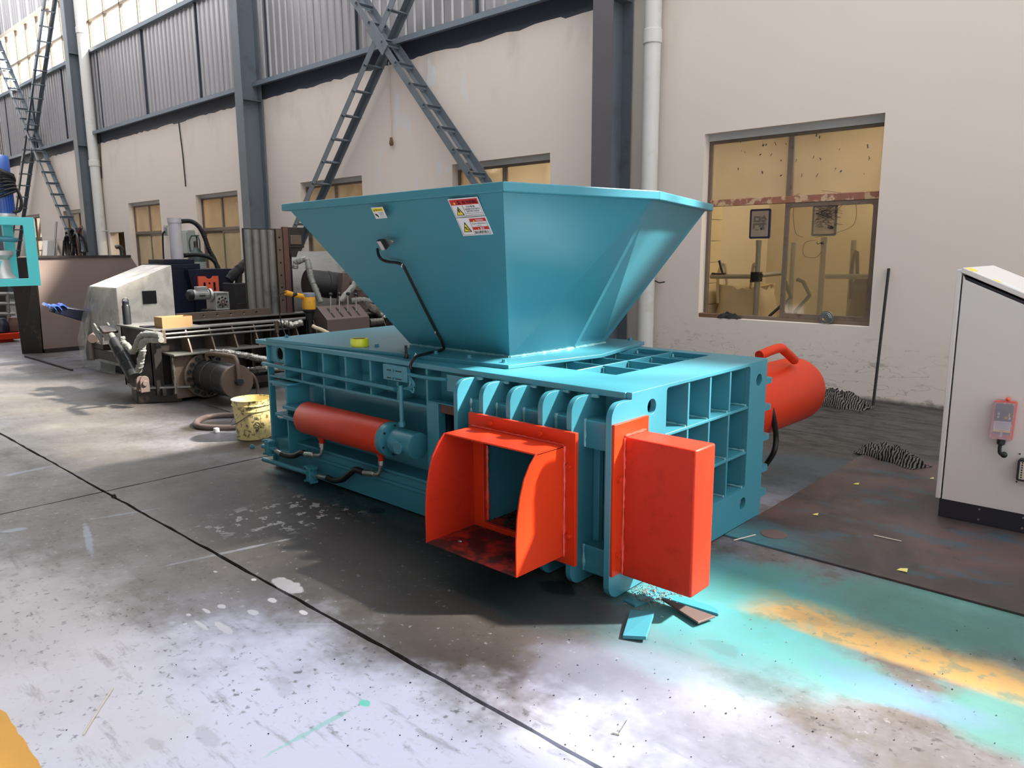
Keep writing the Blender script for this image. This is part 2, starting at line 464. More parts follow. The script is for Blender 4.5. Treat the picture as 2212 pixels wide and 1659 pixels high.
    for u, v, r_ in ((1560, 1400, .1), (1740, 1335, .1), (1990, 1455, .09), (450, 1590, .06), (335, 1608, .05), (610, 1480, .08)):
        lay(spot(u, v, r_, r_*.5, soft=.3, w=2.6, ws=9), srgb(92, 88, 88), .2)
    # floor colour dimmed over the sun-lit strip to offset the sun, shadow included
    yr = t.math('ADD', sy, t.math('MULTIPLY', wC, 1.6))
    sun_band = t.math('MULTIPLY', t.ramp(yr, 1.45, 2.0), t.ramp(yr, 4.1, 3.5))
    dirt = t.mix(t.math('MULTIPLY', sun_band, .72), (1, 1, 1), (.38, .36, .34))  # dimming of the floor colour over the sun band, not dirt
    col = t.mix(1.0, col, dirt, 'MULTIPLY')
    rough = t.math('ADD', t.math('MULTIPLY', mid, .4), .26)
    t.bsdf(col, rough, 0, .35, t.bump(fine, .15, .004))

def mat_floor_plate():
    t = NT('floor_plate_steel'); p = t.pos()
    n = t.noise(p, 1.6, 6, .65, .5); n2 = t.noise(t.mapp(p, (1, 2.2, 1), loc=(3, 1, 0)), 2.1, 6, .7)
    col = t.mix(t.ramp(n, .35, .65), srgb(92, 74, 70), srgb(60, 55, 53))
    col = t.mix(t.math('MULTIPLY', t.ramp(n2, .5, .66), .75), col, srgb(50, 84, 96))
    sx, sy, sz = t.sep(p)[:3]
    near = t.math('SUBTRACT', 1.0, t.ramp(t.math('ADD', sx, t.math('MULTIPLY', n2, .8)), -1.3, -.8))
    nearY = t.math('SUBTRACT', 1.0, t.ramp(t.math('ADD', sy, t.math('MULTIPLY', n, .5)), 3.9, 4.4))
    col = t.mix(t.math('MULTIPLY', t.math('MULTIPLY', near, nearY), .95), col, srgb(70, 130, 136))
    col = t.mix(t.math('MULTIPLY', t.ramp(t.noise(p, 9, 5, .7), .6, .7), .6), col, srgb(50, 46, 44))
    t.bsdf(col, .5, .15, .4, t.bump(n2, .15, .004))
mat_floor_plate()

def mat_plaster():
    t = NT('plaster'); p = t.pos()
    n = t.noise(p, .7, 2, .55); f = t.noise(p, 9, 3, .6)
    col = t.mix(n, srgb(226, 213, 200), srgb(216, 205, 194))
    sx, sy, sz = t.sep(p)[:3]
    # grubby skirting zone and water marks under the girt
    low = t.math('SUBTRACT', 1.0, t.ramp(t.math('ADD', sz, t.math('MULTIPLY', n, .5)), .35, 1.1))
    scuff = t.ramp(t.noise(t.mapp(p, (1.2, 1, 3.4)), 3.4, 4, .72), .55, .66)
    col = t.mix(t.math('MULTIPLY', t.math('MULTIPLY', low, scuff), .62), col, srgb(120, 112, 102))
    col = t.mix(t.math('MULTIPLY', low, .12), col, srgb(150, 140, 128))
    crack = t.math('SUBTRACT', 1.0, t.ramp(t.math('ABSOLUTE', t.math('SUBTRACT', t.noise(t.mapp(p, (.9, 1, 2.6)), 2.2, 3, .6), .5)), .0, .006))
    col = t.mix(t.math('MULTIPLY', t.math('MULTIPLY', crack, low), .7), col, srgb(96, 90, 84))
    foot = t.math('SUBTRACT', 1.0, t.ramp(t.math('ADD', sz, t.math('MULTIPLY', f, .06)), .03, .09))
    col = t.mix(t.math('MULTIPLY', foot, .85), col, srgb(60, 56, 52))
    stain = t.math('MULTIPLY', t.ramp(sz, 3.3, 4.5), t.ramp(t.noise(t.mapp(p, (1, 1, .5)), 1.1, 5, .6), .5, .7))
    col = t.mix(t.math('MULTIPLY', stain, .3), col, srgb(150, 148, 140))
    dots = t.math('MULTIPLY', t.math('SUBTRACT', 1.0, t.ramp(t.voro(p, 2.3), .018, .034)), low)
    col = t.mix(t.math('MULTIPLY', dots, .7), col, srgb(60, 58, 54))
    patch = t.math('MULTIPLY', t.ramp(t.noise(t.mapp(p, (2.2, 1, 1.1), loc=(2, 0, 5)), 1.7, 1, .4), .62, .64), t.ramp(sx, -10.8, -10.6))
    col = t.mix(t.math('MULTIPLY', t.math('MULTIPLY', patch, t.math('SUBTRACT', 1.0, t.ramp(sx, -8.4, -8.2))), .55), col, srgb(214, 216, 220))
    t.bsdf(col, .85, 0, .2, t.bump(f, .06, .01))
mat_plaster()

def mat_cladding():
    t = NT('cladding'); p = t.pos()
    n = t.noise(t.mapp(p, (3.2, 1, .35)), 1.8, 5, .6)
    col = t.mix(n, srgb(176, 172, 172), srgb(150, 148, 150))
    t.bsdf(col, t.math('ADD', t.math('MULTIPLY', n, .25), .22), .3, .5)
mat_cladding()

def mat_glass(name, tint=(.93,.9,.82), refl=.14, dirty=.12, dirt=(200,180,140)):
    t = NT(name); p = t.pos()
    tr = t.node('ShaderNodeBsdfTransparent'); tr.inputs[0].default_value = (*tint, 1)
    gl = t.node('ShaderNodeBsdfGlossy'); gl.inputs['Roughness'].default_value = .05; gl.inputs['Color'].default_value = (.9, .9, .9, 1)
    df = t.node('ShaderNodeBsdfDiffuse'); df.inputs[0].default_value = (*srgb(*dirt), 1)
    lw = t.node('ShaderNodeLayerWeight'); lw.inputs[0].default_value = .35
    m1 = t.node('ShaderNodeMixShader'); t.link(t.math('ADD', t.math('MULTIPLY', lw.outputs['Fresnel'], .5), refl), m1.inputs[0]); t.link(tr.outputs[0], m1.inputs[1]); t.link(gl.outputs[0], m1.inputs[2])
    m2 = t.node('ShaderNodeMixShader')
    d = t.math('ADD', t.math('MULTIPLY', t.ramp(t.noise(p, 1.1, 2, .5), .3, .75), dirty*.35), dirty*.75)
    t.link(d, m2.inputs[0]); t.link(m1.outputs[0], m2.inputs[1]); t.link(df.outputs[0], m2.inputs[2])
    t.link(m2.outputs[0], t.out.inputs[0])
mat_glass('glass_clean', dirty=.12, refl=.06, dirt=(230, 205, 160))
mat_glass('glass', dirty=.42, dirt=(238, 210, 168), refl=.1)
mat_glass('glass_dirty', dirty=.6, dirt=(216, 196, 156))
def mat_sky_pane():
    t = NT('glass_sky'); p = t.pos()
    tr = t.node('ShaderNodeBsdfTransparent'); tr.inputs[0].default_value = (.98, .98, 1, 1)
    tl = t.node('ShaderNodeBsdfTranslucent'); tl.inputs[0].default_value = (.9, .9, .95, 1)
    mx = t.node('ShaderNodeMixShader'); mx.inputs[0].default_value = .15; t.link(tr.outputs[0], mx.inputs[1]); t.link(tl.outputs[0], mx.inputs[2]); t.link(mx.outputs[0], t.out.inputs[0])
mat_sky_pane()
mat_glass('clear_plastic', tint=(.95,.9,.9), refl=.08, dirty=.1, dirt=(220,200,200))

def mat_wrap():
    t = NT('plastic_wrap'); p = t.pos()
    n = t.noise(t.mapp(p, (1, 1, .8)), 4, 4, .6, 1.2); n2 = t.noise(p, 14, 3, .6, 1.5)
    col = t.mix(t.ramp(n, .35, .65), srgb(240, 233, 218), srgb(214, 207, 192))
    nr = t.bump(t.math('ADD', n, t.math('MULTIPLY', n2, .4)), .35, .02)
    t.bsdf(col, .25, 0, .5, nr)
mat_wrap()
def mat_drape():
    t = NT('plastic_drape'); p = t.pos()
    n = t.noise(t.mapp(p, (3, 3, .35)), 4, 5, .6, .6)
    tr = t.node('ShaderNodeBsdfTransparent'); tr.inputs[0].default_value = (.9, .92, .9, 1)
    b = t.node('ShaderNodeBsdfPrincipled'); t.set(b.inputs['Base Color'], srgb(176, 180, 174)); b.inputs['Roughness'].default_value = .2
    t.link(t.bump(n, .8, .03), b.inputs['Normal'])
    mx = t.node('ShaderNodeMixShader'); t.link(t.math('ADD', t.math('MULTIPLY', n, .5), .15), mx.inputs[0]); t.link(tr.outputs[0], mx.inputs[1]); t.link(b.outputs[0], mx.inputs[2])
    t.link(mx.outputs[0], t.out.inputs[0])
mat_drape()
def mat_rag():
    t = NT('striped_cloth'); p = t.objc()
    w = t.node('ShaderNodeTexWave'); t.set(w.inputs['Vector'], p); w.inputs['Scale'].default_value = 15; w.inputs['Distortion'].default_value = 5; w.inputs['Detail'].default_value = 2; w.inputs['Detail Scale'].default_value = 1.2
    col = t.mix(t.ramp(w.outputs['Fac'], .45, .55), srgb(18, 17, 17), srgb(104, 98, 92))
    t.bsdf(col, .9, 0, .1)
mat_rag()

# ------------------------------------------------------------------ the setting
WY = 8.2
floor = thing('floor', (0, 0, 0), 'grey concrete workshop floor of joined slabs with paint overspray and oil stains', 'floor', kind='structure')
MB().box(-60, 12, -12, 8.3, -.10, -.022).build('joint_fill', 'grit', floor, 0)
xs = [-60, -36, -23.7, -17.55, -11.4, -5.25, .9, 12]; ys = [-12, -4.4, 1.69, 8.2]
rs = random.Random(5)
for i in range(len(xs)-1):
    for j in range(len(ys)-1):
        g = .009; mb = MB(); x0, x1, y0, y1 = xs[i]+g, xs[i+1]-g, ys[j]+g, ys[j+1]-g
        pts = []
        def edge(ax, ay, bx, by):
            k = max(2, int(math.hypot(bx-ax, by-ay)/.09)) if x1 > -13 and x0 < 2 and y1 > 0 else 2
            for q in range(k):
                f_ = q/k; jx, jy = (0, rs.uniform(-.004, .004)) if ay == by else (rs.uniform(-.004, .004), 0)
                pts.append((ax+(bx-ax)*f_+jx, ay+(by-ay)*f_+jy))
        edge(x0, y0, x1, y0); edge(x1, y0, x1, y1); edge(x1, y1, x0, y1); edge(x0, y1, x0, y0)
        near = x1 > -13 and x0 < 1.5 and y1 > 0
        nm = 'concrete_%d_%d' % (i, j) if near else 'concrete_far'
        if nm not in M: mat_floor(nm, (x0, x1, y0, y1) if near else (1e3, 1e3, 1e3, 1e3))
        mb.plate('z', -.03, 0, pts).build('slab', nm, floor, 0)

WXC = [-3.54, -7.83, -12.1, -16.52, -20.46, -25.6, -29.9]      # window centres
WZ0, WZ1, WHW = .765, 2.88, .98
def wall_back():
    w = thing('wall_back', (0, WY, 0), 'white plastered back wall with ragged top edge and window openings', 'wall', kind='structure')
    r = random.Random(3)
    outer = [(-60, -.02), (12, -.02), (12, 4.56)]
    x = 12
    while x > -38:
        x -= r.uniform(.08, .3); outer.append((x, 4.56+r.uniform(-.025, .02)))
    outer.append((-60, 4.56))
    holes = [rect(c-WHW, c+WHW, WZ0, WZ1) for c in WXC]
    holes.append(rect(-22.95, -21.9, .2, 2.15))
    MB().plate('y', WY, WY+.24, outer, holes).build('plaster', 'plaster', w, 0)
    return w
wall_back()

def window(n, cx, style):
    lab = {1: 'large brown framed sliding window with dirty glass in white wall right of the hopper',
           2: 'window behind the hopper rim at the foot of the right brace leg',
           3: 'window at the left brace leg just above the hopper corner',
           4: 'brown framed window between grey column and lilac hydraulic cylinder',
           5: 'brown framed window with water stain left of the lilac hydraulic cylinder',
           6: 'far window behind the lower leg of the distant lattice brace', 7: 'farthest window just right of the turquoise motor frame'}[n]
    w = thing('window_%d' % n, (cx, WY+.14, WZ0), lab, 'window', kind='structure')
    x0, x1, z0, z1 = cx-WHW, cx+WHW, WZ0, WZ1-.075; y0, y1 = WY+.12, WY+.18
    zt = z0+(z1-z0)*.655
    fm = 'brown_frame'
    for a in (rect(x0, x0+.035, z0, z1), rect(x1-.035, x1, z0, z1), rect(x0+.035, x1-.035, z1-.03, z1), rect(x0+.035, x1-.035, z0, z0+.04)):
        MB().plate('y', y0, y1, a).build('frame_bar', fm, w, 0, .004)
    MB().box(x0+.035, x1-.035, y0-.005, y1+.005, zt-.038, zt+.038).build('transom', 'rust_frame' if n == 1 else fm, w, 0, .004)
    MB().box(cx-.03, cx+.03, y0, y1, zt+.038, z1-.03).build('mullion', fm, w, 0, .004)
    MB().box(x0, x1, y0-.02, y1+.005, z1, WZ1).build('head_trim', 'white_frame', w, 0)
    for a, b in ((x0+.035, cx-.03), (cx+.03, x1-.035)):
        MB().box(a, b, y0+.028, y0+.033, zt+.038, z1-.03).build('pane', 'glass', w, 0)
    # sliding sashes
    sash = [(cx-.03, x1-.035, y0+.0)] if n == 1 else [(x0+.035, cx+.03, y0+.03), (cx-.03, x1-.035, y0)]
    for a, b, yy in sash:
        s_ = MB().plate('y', yy, yy+.03, rect(a, b, z0+.04, zt-.038), [rrect(a+.05, b-.05, z0+.09, zt-.085, .03)]).build('sash', fm, w, 0, .003)
        MB().box(a+.045, b-.045, yy+.012, yy+.017, z0+.085, zt-.08).build('pane', 'glass_dirty' if n != 1 else 'glass_clean', s_, 0)
    return w
WIN = [window(i+1, c, 0) for i, c in enumerate(WXC)]

# lit rooms behind the windows
def rstruct(name, box, lab, cat='wall'):
    o = MB().box(*box).build(name, 'room_wall', None, 0); tag(o, lab, cat, kind='structure'); return o
rstruct('wall_inner', (-34, 6, 11.2, 11.35, 0, 3.6), 'tan painted rear wall of the lit rooms behind the windows')
rstruct('ceiling_inner', (-34, 6, WY+.24, 11.35, 3.5, 3.6), 'ceiling of the lit rooms behind the windows', 'ceiling')
rstruct('floor_inner', (-34, 6, WY+.24, 11.35, -.1, .0), 'floor of the lit rooms behind the windows', 'floor')
for k, xx in enumerate((-5.15, -14.2, -34, 0.5)):
    rstruct('wall_partition', (xx-.1, xx+.1, WY+.24, 11.2, 0, 3.5), 'tan partition wall between lit rooms, number %d' % (k+1))
# blocks of the lit niche and the partition seen edge-on through the big window
nb = thing('wall_niche', (-22.4, WY+.3, 0), 'yellow block wall seen through the small opening beside the far drainpipe', 'wall', kind='structure')
for k in range(7):
    MB().box(-23.2, -22.35, WY+.9, WY+1.0, k*.32+.004, k*.32+.316).build('block', 'room_block', nb, 0, .004)
    MB().box(-22.33, -21.5, WY+.9, WY+1.0, k*.32+.004, k*.32+.316).build('block', 'room_block', nb, 0, .004)
nb2 = thing('wall_blocks', (-5, WY+.6, 0), 'pale block wall edge seen through the open pane of the big window', 'wall', kind='structure')
for k in range(10):
    MB().box(-5.04, -4.98, WY+.25, WY+1.4, k*.28+.003, k*.28+.277).build('block', 'room_block', nb2, 0, .003)
for k, (lx, ly, e) in enumerate(((-2.6, 10.2, 78), (-9.9, 10.2, 120), (-18.6, 10.0, 220))):  # out-of-view lamps added to warm the rooms behind the windows
    lt = thing('unseen_room_lamp', (lx, ly, 3.42), 'unseen warm lamp added in the room behind %s' % ('the big window', 'the windows by the brace', 'the far left windows')[k], 'lamp', 'unseen lamps added behind the windows')
    MB().box(lx-.5, lx+.5, ly-.06, ly+.06, 3.42, 3.5).build('unseen_lamp_body', 'sticker_white', lt, 0)
    ld = bpy.data.lights.new('lamp_light', 'POINT'); ld.energy = e; ld.color = (1, .88, .68); ld.shadow_soft_size = .15
    lo = bpy.data.objects.new('lamp_light', ld); COL.objects.link(lo); lo.parent = lt; lo.location = (0, 0, -.3)

# upper cladding, girts, clerestory
up = thing('wall_upper', (0, WY+.1, 4.87), 'grey corrugated metal cladding above the white wall', 'wall', kind='structure')
def sheet(x0, w_, z0, z1, y):
    mb = MB(); prof = []
    n = 4; p_ = w_/n
    for k in range(n):
        a = x0+k*p_
        prof += [(a, 0), (a+p_*.62, 0), (a+p_*.70, -.028), (a+p_*.88, -.028), (a+p_*.96, 0)]
    prof.append((x0+w_-.012, 0))
    vs_ = [(a, y+b, z0) for a, b in prof]+[(a, y+b, z1) for a, b in prof]; n_ = len(prof)
    mb.add(vs_, [(i, i+1, n_+i+1, n_+i) for i in range(n_-1)])
    return mb
MB().box(-36, 8, WY+.16, WY+.19, 4.87, 6.98).build('backing', 'girt_dark', up, 0)
s0 = sheet(-36, .87, 4.86, 6.98, WY+.1).build('panel', 'cladding', up, 30, fix=False)
for k in range(1, 50): inst(s0, (k*.87, 0, 0), parent=up)
s1 = sheet(-36, .87, 8.78, 11.2, WY+.1).build('panel', 'cladding', up, 30, fix=False)
for k in range(1, 50): inst(s1, (k*.87, 0, 0), parent=up)
for k in range(15):
    MB().box(-34.4+k*2.9-.012, -34.4+k*2.9+.012, WY+.045, WY+.095, 4.87, 6.95).build('seam_strip', 'girt_dark', up, 0)
g1 = thing('trim_1', (0, WY, 4.6), 'long dark steel girt running along the top of the white wall', 'beam', kind='structure')
MB().plate('x', -40, 8, [(WY-.16, 4.87), (WY+.2, 4.87), (WY+.2, 4.50), (WY+.12, 4.50), (WY+.12, 4.83), (WY-.12, 4.83), (WY-.12, 4.79), (WY-.16, 4.79)]).build('channel', 'girt_light', g1, 0)
MB().box(-40, 8, WY+.02, WY+.12, 4.50, 4.83).build('web', 'girt_dark', g1, 0)
g2 = thing('trim_2', (0, WY, 6.95), 'grey blue steel rail under the clerestory glazing', 'beam', kind='structure')
MB().box(-40, 8, WY-.02, WY+.2, 6.94, 7.04).build('rail', 'girt_light', g2, 0, .006)
MB().box(-40, 8, WY-.02, WY+.2, 8.72, 8.82).build('rail', 'cream_frame', g2, 0, .006)
cl = thing('window_8', (0, WY+.1, 7.04), 'bright clerestory glazing with cream mullions high above the cladding', 'window', kind='structure')
MB().box(-40, 8, WY+.05, WY+.12, 7.72, 7.79).build('transom', 'clere_frame', cl, 0)
mu = MB().box(-36.03, -35.97, WY+.05, WY+.12, 7.04, 8.72).build('mullion', 'clere_frame', cl, 0)
mu2 = MB().box(-35.91, -35.88, WY+.06, WY+.11, 7.04, 8.72).build('mullion', 'clere_frame', cl, 0)
def _quad(x0, x1, y, z0, z1): return MB().add([(x0, y, z0), (x1, y, z0), (x1, y, z1), (x0, y, z1)], [(0, 1, 2, 3)])
pa = _quad(-35.97, -34.95, WY+.08, 7.04, 7.72).build('pane', 'glass_sky', cl, 0)
pb = _quad(-35.97, -34.95, WY+.08, 7.79, 8.72).build('pane', 'glass_sky', cl, 0)
for k in range(1, 42):
    for s_ in (mu, mu2, pa, pb): inst(s_, (k*1.07, 0, 0), parent=cl)

# H columns
def column(cx, lab, mat2='column_grey'):
    c = thing('steel_column', (cx, WY-.24, 0), lab, 'column', 'building columns along the back wall')
    y0, y1 = WY-.46, WY-.04; hw = .145
    MB().box(cx-hw, cx+hw, y0, y0+.016, 0, 11.2).build('front_flange', 'column_grey' if mat2 == 'column_grey' else mat2, c, 0)
    MB().box(cx-.006, cx+.006, y0+.016, y1-.016, 0, 11.2).build('web', 'column_grey', c, 0)
    MB().box(cx-hw, cx+hw, y1-.016, y1, 0, 11.2).build('back_flange', 'column_grey', c, 0)
    MB().box(cx-.22, cx+.22, y0-.04, y1+.02, 0, .02).build('base_plate', 'column_grey', c, 0)
    for z in (4.5, 6.9):
        MB().box(cx+.006, cx+hw-.005, y0+.016, y1-.016, z, z+.012).build('stiffener', 'column_grey', c, 0)
column(-5.66, 'wide grey purple steel column standing right behind the hopper', 'column_purple')
column(-14.37, 'grey steel column left of the hopper between two windows')
column(-23.5, 'far grey steel column beside the white drainpipe at the left')
column(-32.5, 'farthest steel column at the left picture edge')

def drainpipe(x, lab, r=.1):
    d = thing('drainpipe', (x, WY-.15, 0), lab, 'pipe')
    MB().cyl((x, WY-.14, 0), (x, WY-.14, 9), r, n=20).build('pipe', 'pvc', d)
    for z in (3.95, 7.4):
        MB().cyl((x, WY-.14, z), (x, WY-.14, z+.16), r*1.12, n=20).build('socket', 'pvc', d, 35, .006)
    MB().tube([(x-r*1.05, WY-.005, 2.2), (x-r*1.05, WY-.14, 2.2), (x, WY-.14-r*1.06, 2.2), (x+r*1.05, WY-.14, 2.2), (x+r*1.05, WY-.005, 2.2)], .012, n=6).build('clip', 'pvc', d)
drainpipe(-5.17, 'white plastic drainpipe beside the column behind the hopper')
drainpipe(-23.16, 'white plastic drainpipe beside the far left column', .13)

# lattice cross braces
def brace(b, xa, za, xb, zb, yo=0.0):
    yf, yr = WY-.42+yo, WY-.1+yo
    p0f, p1f, p0r, p1r = V((xa, yf, za)), V((xb, yf, zb)), V((xa, yr, za)), V((xb, yr, zb))
    d = (p1f-p0f).normalized(); nrm = d.cross(V((0, 1, 0))).normalized()
    for p0, p1 in ((p0f, p1f), (p0r, p1r)):
        q = MB(); q.obox((p0+p1)/2, (p1-p0)/2, nrm*.055, V((0, .004, 0)))
        s_ = 1 if p0 is p0f else -1
        q.obox((p0+p1)/2+nrm*.055+V((0, s_*.04, 0)), (p1-p0)/2, nrm*.004, V((0, .045, 0)))
        q.build('chord', 'column_grey', b, 0)
    L = (p1f-p0f).length; k = int(L/.46); r0 = None
    for i in range(1, k):
        c = p0f+(p1f-p0f)*(i/k); c2 = p0r+(p1r-p0r)*(i/k)
        if r0 is None:
            q = MB(); q.bar(c-V((0, .03, 0)), c2+V((0, .03, 0)), .05, .006, nrm); q.bar(c-V((0, .03, 0))+d*.024-nrm*.02, c2+V((0, .03, 0))+d*.024-nrm*.02, .006, .045, nrm)
            r0 = q.build('batten', 'column_grey', b, 0); c0 = c
        else: inst(r0, c-c0, parent=b)
X1 = thing('cross_brace', (-10, WY-.3, 0), 'crossed lattice steel brace rising behind the hopper', 'brace', 'crossed lattice braces between columns')
brace(X1, -14.25, .35, -5.8, 9.35); brace(X1, -5.8, .2, -14.25, 9.6, -.012)
q = MB(); q.obox((-9.98, WY-.445, 4.84), V((-.19, 0, .215)), V((.075, 0, .066)), V((0, .006, 0))); q.build('gusset_plate', 'column_grey', X1, 0)
X2 = thing('cross_brace', (-28, WY-.3, 0), 'distant crossed lattice steel brace at the far left', 'brace', 'crossed lattice braces between columns')
brace(X2, -32.4, .3, -23.6, 10.1); brace(X2, -23.6, .55, -32.4, 10.6, -.012)
# far walls behind the camera and roof slab over the aisle (out of view, they shape the light)
wf = thing('unseen_wall_front', (0, -12, 0), 'unseen side wall behind the camera, darkened to cut bounce light', 'wall', kind='structure')
MB().box(-60, 12, -12.2, -12, 0, 9.5).build('panel_wall', 'column_grey', wf, 0)
rf = thing('ceiling', (0, 0, 9.5), 'unseen partial roof of the hall, left open by the wall to shape the light', 'ceiling', kind='structure')
MB().box(-60, 6, -12.2, 2.6, 9.5, 9.7).build('unseen_roof_deck', 'cladding', rf, 0)
wr = thing('unseen_wall_right', (12, 0, 0), 'unseen end wall of the hall with an added doorway sized for the light', 'wall', kind='structure')
MB().plate('x', 12, 12.2, rect(-12, 8.44, 0, 9.5), [rect(-4, 6.5, .01, 5.5)]).build('panel_wall', 'column_grey', wr, 0)
we = thing('wall_left', (-60, 0, 0), 'far end wall of the hall', 'wall', kind='structure')
MB().box(-60.2, -60, -12, 8.4, 0, 9.5).build('panel_wall', 'plaster', we, 0)

# hanging wires on the wall
def wire(name, pts, r, mat, lab, cat='wire'):
    o = MB().tube(pts, r, n=6).build(name, mat); tag(o, lab, cat); return o
a = py(843, 165, WY-.01); b = py(848, 300, WY-.01)
w = thing('hanging_cord', (b.x, b.y, b.z), 'thin cord with a small dark bulb holder hanging on the wall under the brace crossing', 'cord')  # hanging cord with a holder at its end, no bulb
MB().tube([(a.x, a.y-.02, 4.6), a+V((0, -.02, 0)), b+V((0, -.02, .0))], .008, n=6).build('cord', 'cream_frame', w)
MB().lathe(b+V((0, -.03, .02)), (0, 0, -1), [(0, .02), (.05, .028), (.1, .035), (.13, .02)], 10).build('bulb_holder', 'wood', w)
a = py(386, 265, WY-.02); b = py(401, 403, WY-.02)
wire('hanging_wire', [a, (a+b)/2+V((.03, 0, 0)), b], .014, 'steel_dark', 'thin wire hanging straight down the wall above the second left window')
a = py(214, 290, WY-.02); b = py(220, 385, WY-.02)
wire('hanging_wire', [a, b], .014, 'steel_dark', 'short wire hanging beside the far left drainpipe')
a = py(1401, 600, WY-.02); b = py(1424, 611, WY-.04); c = py(1436, 609, WY-.04)
wire('bent_wire', [a, b, c], .008, 'rubber', 'short bent black wire sticking out right of the drainpipe')
# ------------------------------------------------------------------ the turquoise baler
ZT = .935
B = thing('baling_machine', (-3.4, 3.45, 0), 'large turquoise scrap metal baler with hopper on top and red chute in front', 'baler')
def part(mb, name, mat='teal', parent=None, smooth=35, bevel=.003): return mb.build(name, mat, parent or B, smooth, bevel)
YW = 2.88           # recessed web of the long side
# top plate with grid opening
GX0, GX1, GY0, GY1 = -2.68, -2.17, 3.12, 4.09
part(MB().plate('z', ZT-.03, ZT, rect(-5.08, -1.856, 2.745, 4.19), [rect(GX0, GX1, GY0, GY1), rect(-3.7, -2.95, 3.25, 4.0)]), 'top_plate')
# grid sunk in the top
part(MB().plate('z', ZT-.15, ZT-.14, rect(GX0-.02, GX1+.02, GY0-.02, GY1+.02)), 'grid_floor')
for a in (rect(GX0-.012, GX0, GY0, GY1), rect(GX1, GX1+.012, GY0, GY1), rect(GX0, GX1, GY0-.012, GY0), rect(GX0, GX1, GY1, GY1+.012)):
    part(MB().plate('z', ZT-.14, ZT-.03, a), 'grid_wall', bevel=0)
part(MB().box(-2.431, -2.419, GY0, GY1, ZT-.14, ZT-.002), 'grid_rib')
g0 = None
for k in range(1, 4):
    yy = GY0+(GY1-GY0)*k/4
    if g0 is None: g0 = part(MB().box(GX0, GX1, yy-.006, yy+.006, ZT-.14, ZT-.003), 'grid_rib'); y00 = yy
    else: inst(g0, (0, yy-y00, 0), parent=B)
wb = Beads()
for k in range(4):
    yy = GY0+(GY1-GY0)*(k+1)/4-.012
    for xx in (-2.412, GX0+.008): wb.bead((xx, yy, ZT-.12), (xx, yy, ZT-.012), .006, seed=k)
part(wb, 'weld_bead', 'weld', bevel=0)

# end plate with 3 x 4 pockets (faces +X)
XE = -1.825; PY0, PY1, PZ0, PZ1 = 3.044, 3.917, .221, .92
fin = arc(2.67, .835, .07, 180, 90, 8)+[(2.752, .905), (2.752, ZT+.001), (4.13, ZT+.004), (4.13, .012), (2.90, .012)]+arc(2.67, .08, .07, 270, 180, 8)
part(MB().plate('x', XE-.03, XE, fin, [rrect(PY0, PY1, PZ0, PZ1, .02), circ(2.916, .85, .036, 28), circ(4.033, .829, .036, 28), circ(3.899, .134, .036, 28)]), 'end_plate', bevel=.004)
MB().box(-2.0, -1.99, 2.9, 4.13, .02, .9).build('pocket_back', 'teal', B, 0)
for k in range(1, 4):
    yy = PY0+(PY1-PY0)*k/4
    part(MB().box(-1.99, XE-.006, yy-.008, yy+.008, PZ0, PZ1), 'pocket_rib')
for z in (.688, .428):
    part(MB().box(-1.99, XE-.004, PY0, PY1, z-.008, z+.008), 'pocket_shelf')
for a in (rect(PY0-.012, PY0, PZ0, PZ1), rect(PY1, PY1+.012, PZ0, PZ1), rect(PY0, PY1, PZ0-.012, PZ0), rect(PY0, PY1, PZ1, PZ1+.012)):
    MB().plate('x', -1.99, XE-.03, a).build('pocket_wall', 'teal', B, 0)
wb = Beads()
for k in range(4):
    yy = PY0+(PY1-PY0)*(k+1)/4-.014
    for z in (.699, .439, .226): wb.bead((-1.97, yy, z), (XE-.012, yy, z), .007, seed=k)
part(wb, 'weld_bead', 'weld', bevel=0)

# core box, left end and base sill
part(MB().box(-4.55, -2.86, 3.02, 4.05, .27, ZT-.04), 'core_box', bevel=0)
part(MB().plate('x', -4.955, -4.935, rect(2.755, 4.15, .02, ZT-.03), [rrect(2.80, 4.0, .35, .89, .03)]), 'left_end_plate')
part(MB().plate('y', YW, YW+.012, rect(-4.71, -3.20, .62, ZT-.03)), 'side_web')
part(MB().plate('y', 2.776, 2.79, rect(-4.935, -4.728, .78, ZT-.03), [circ(-4.812, .845, .046, 24)]), 'lug_plate')
part(MB().box(-4.935, -3.19, YW+.02, YW+.03, .24, .62), 'side_panel')
part(MB().box(-4.96, -2.86, 2.775, 3.2, .012, .225), 'base_sill')
part(MB().box(-4.70, -3.19, 2.755, 2.90, .225, .243), 'sill_ledge')
part(MB().box(-4.50, -3.19, 2.762, 2.775, .15, .17), 'sill_strip')
part(MB().box(-4.95, -1.99, 4.05, 4.15, .02, ZT-.03), 'rear_side', bevel=0)
r0 = None
for xx in (-4.72, -4.50, -4.243, -3.99, -3.731, -3.47):
    if r0 is None: r0 = part(MB().box(xx-.008, xx+.008, 2.757, YW, .69, ZT-.03), 'side_rib'); x00 = xx
    else: inst(r0, (xx-x00, 0, 0), parent=B)
part(MB().box(-3.215, -3.199, 2.757, YW+.1, .36, ZT-.03), 'side_rib')
part(MB().box(-4.935, -3.2, 2.76, YW, .674, .692), 'side_shelf')
part(MB().tube([(-4.985, 2.742, .766), (-3.47, 2.742, .7575)], .0145, n=12), 'conduit_rail', bevel=0)
wb = Beads(); wb.bead((-4.4, 2.79, .668), (-3.21, 2.79, .668), .006); wb.bead((-4.42, YW-.004, .64), (-4.42, YW-.004, .50), .006); part(wb, 'weld_bead', 'weld', bevel=0)

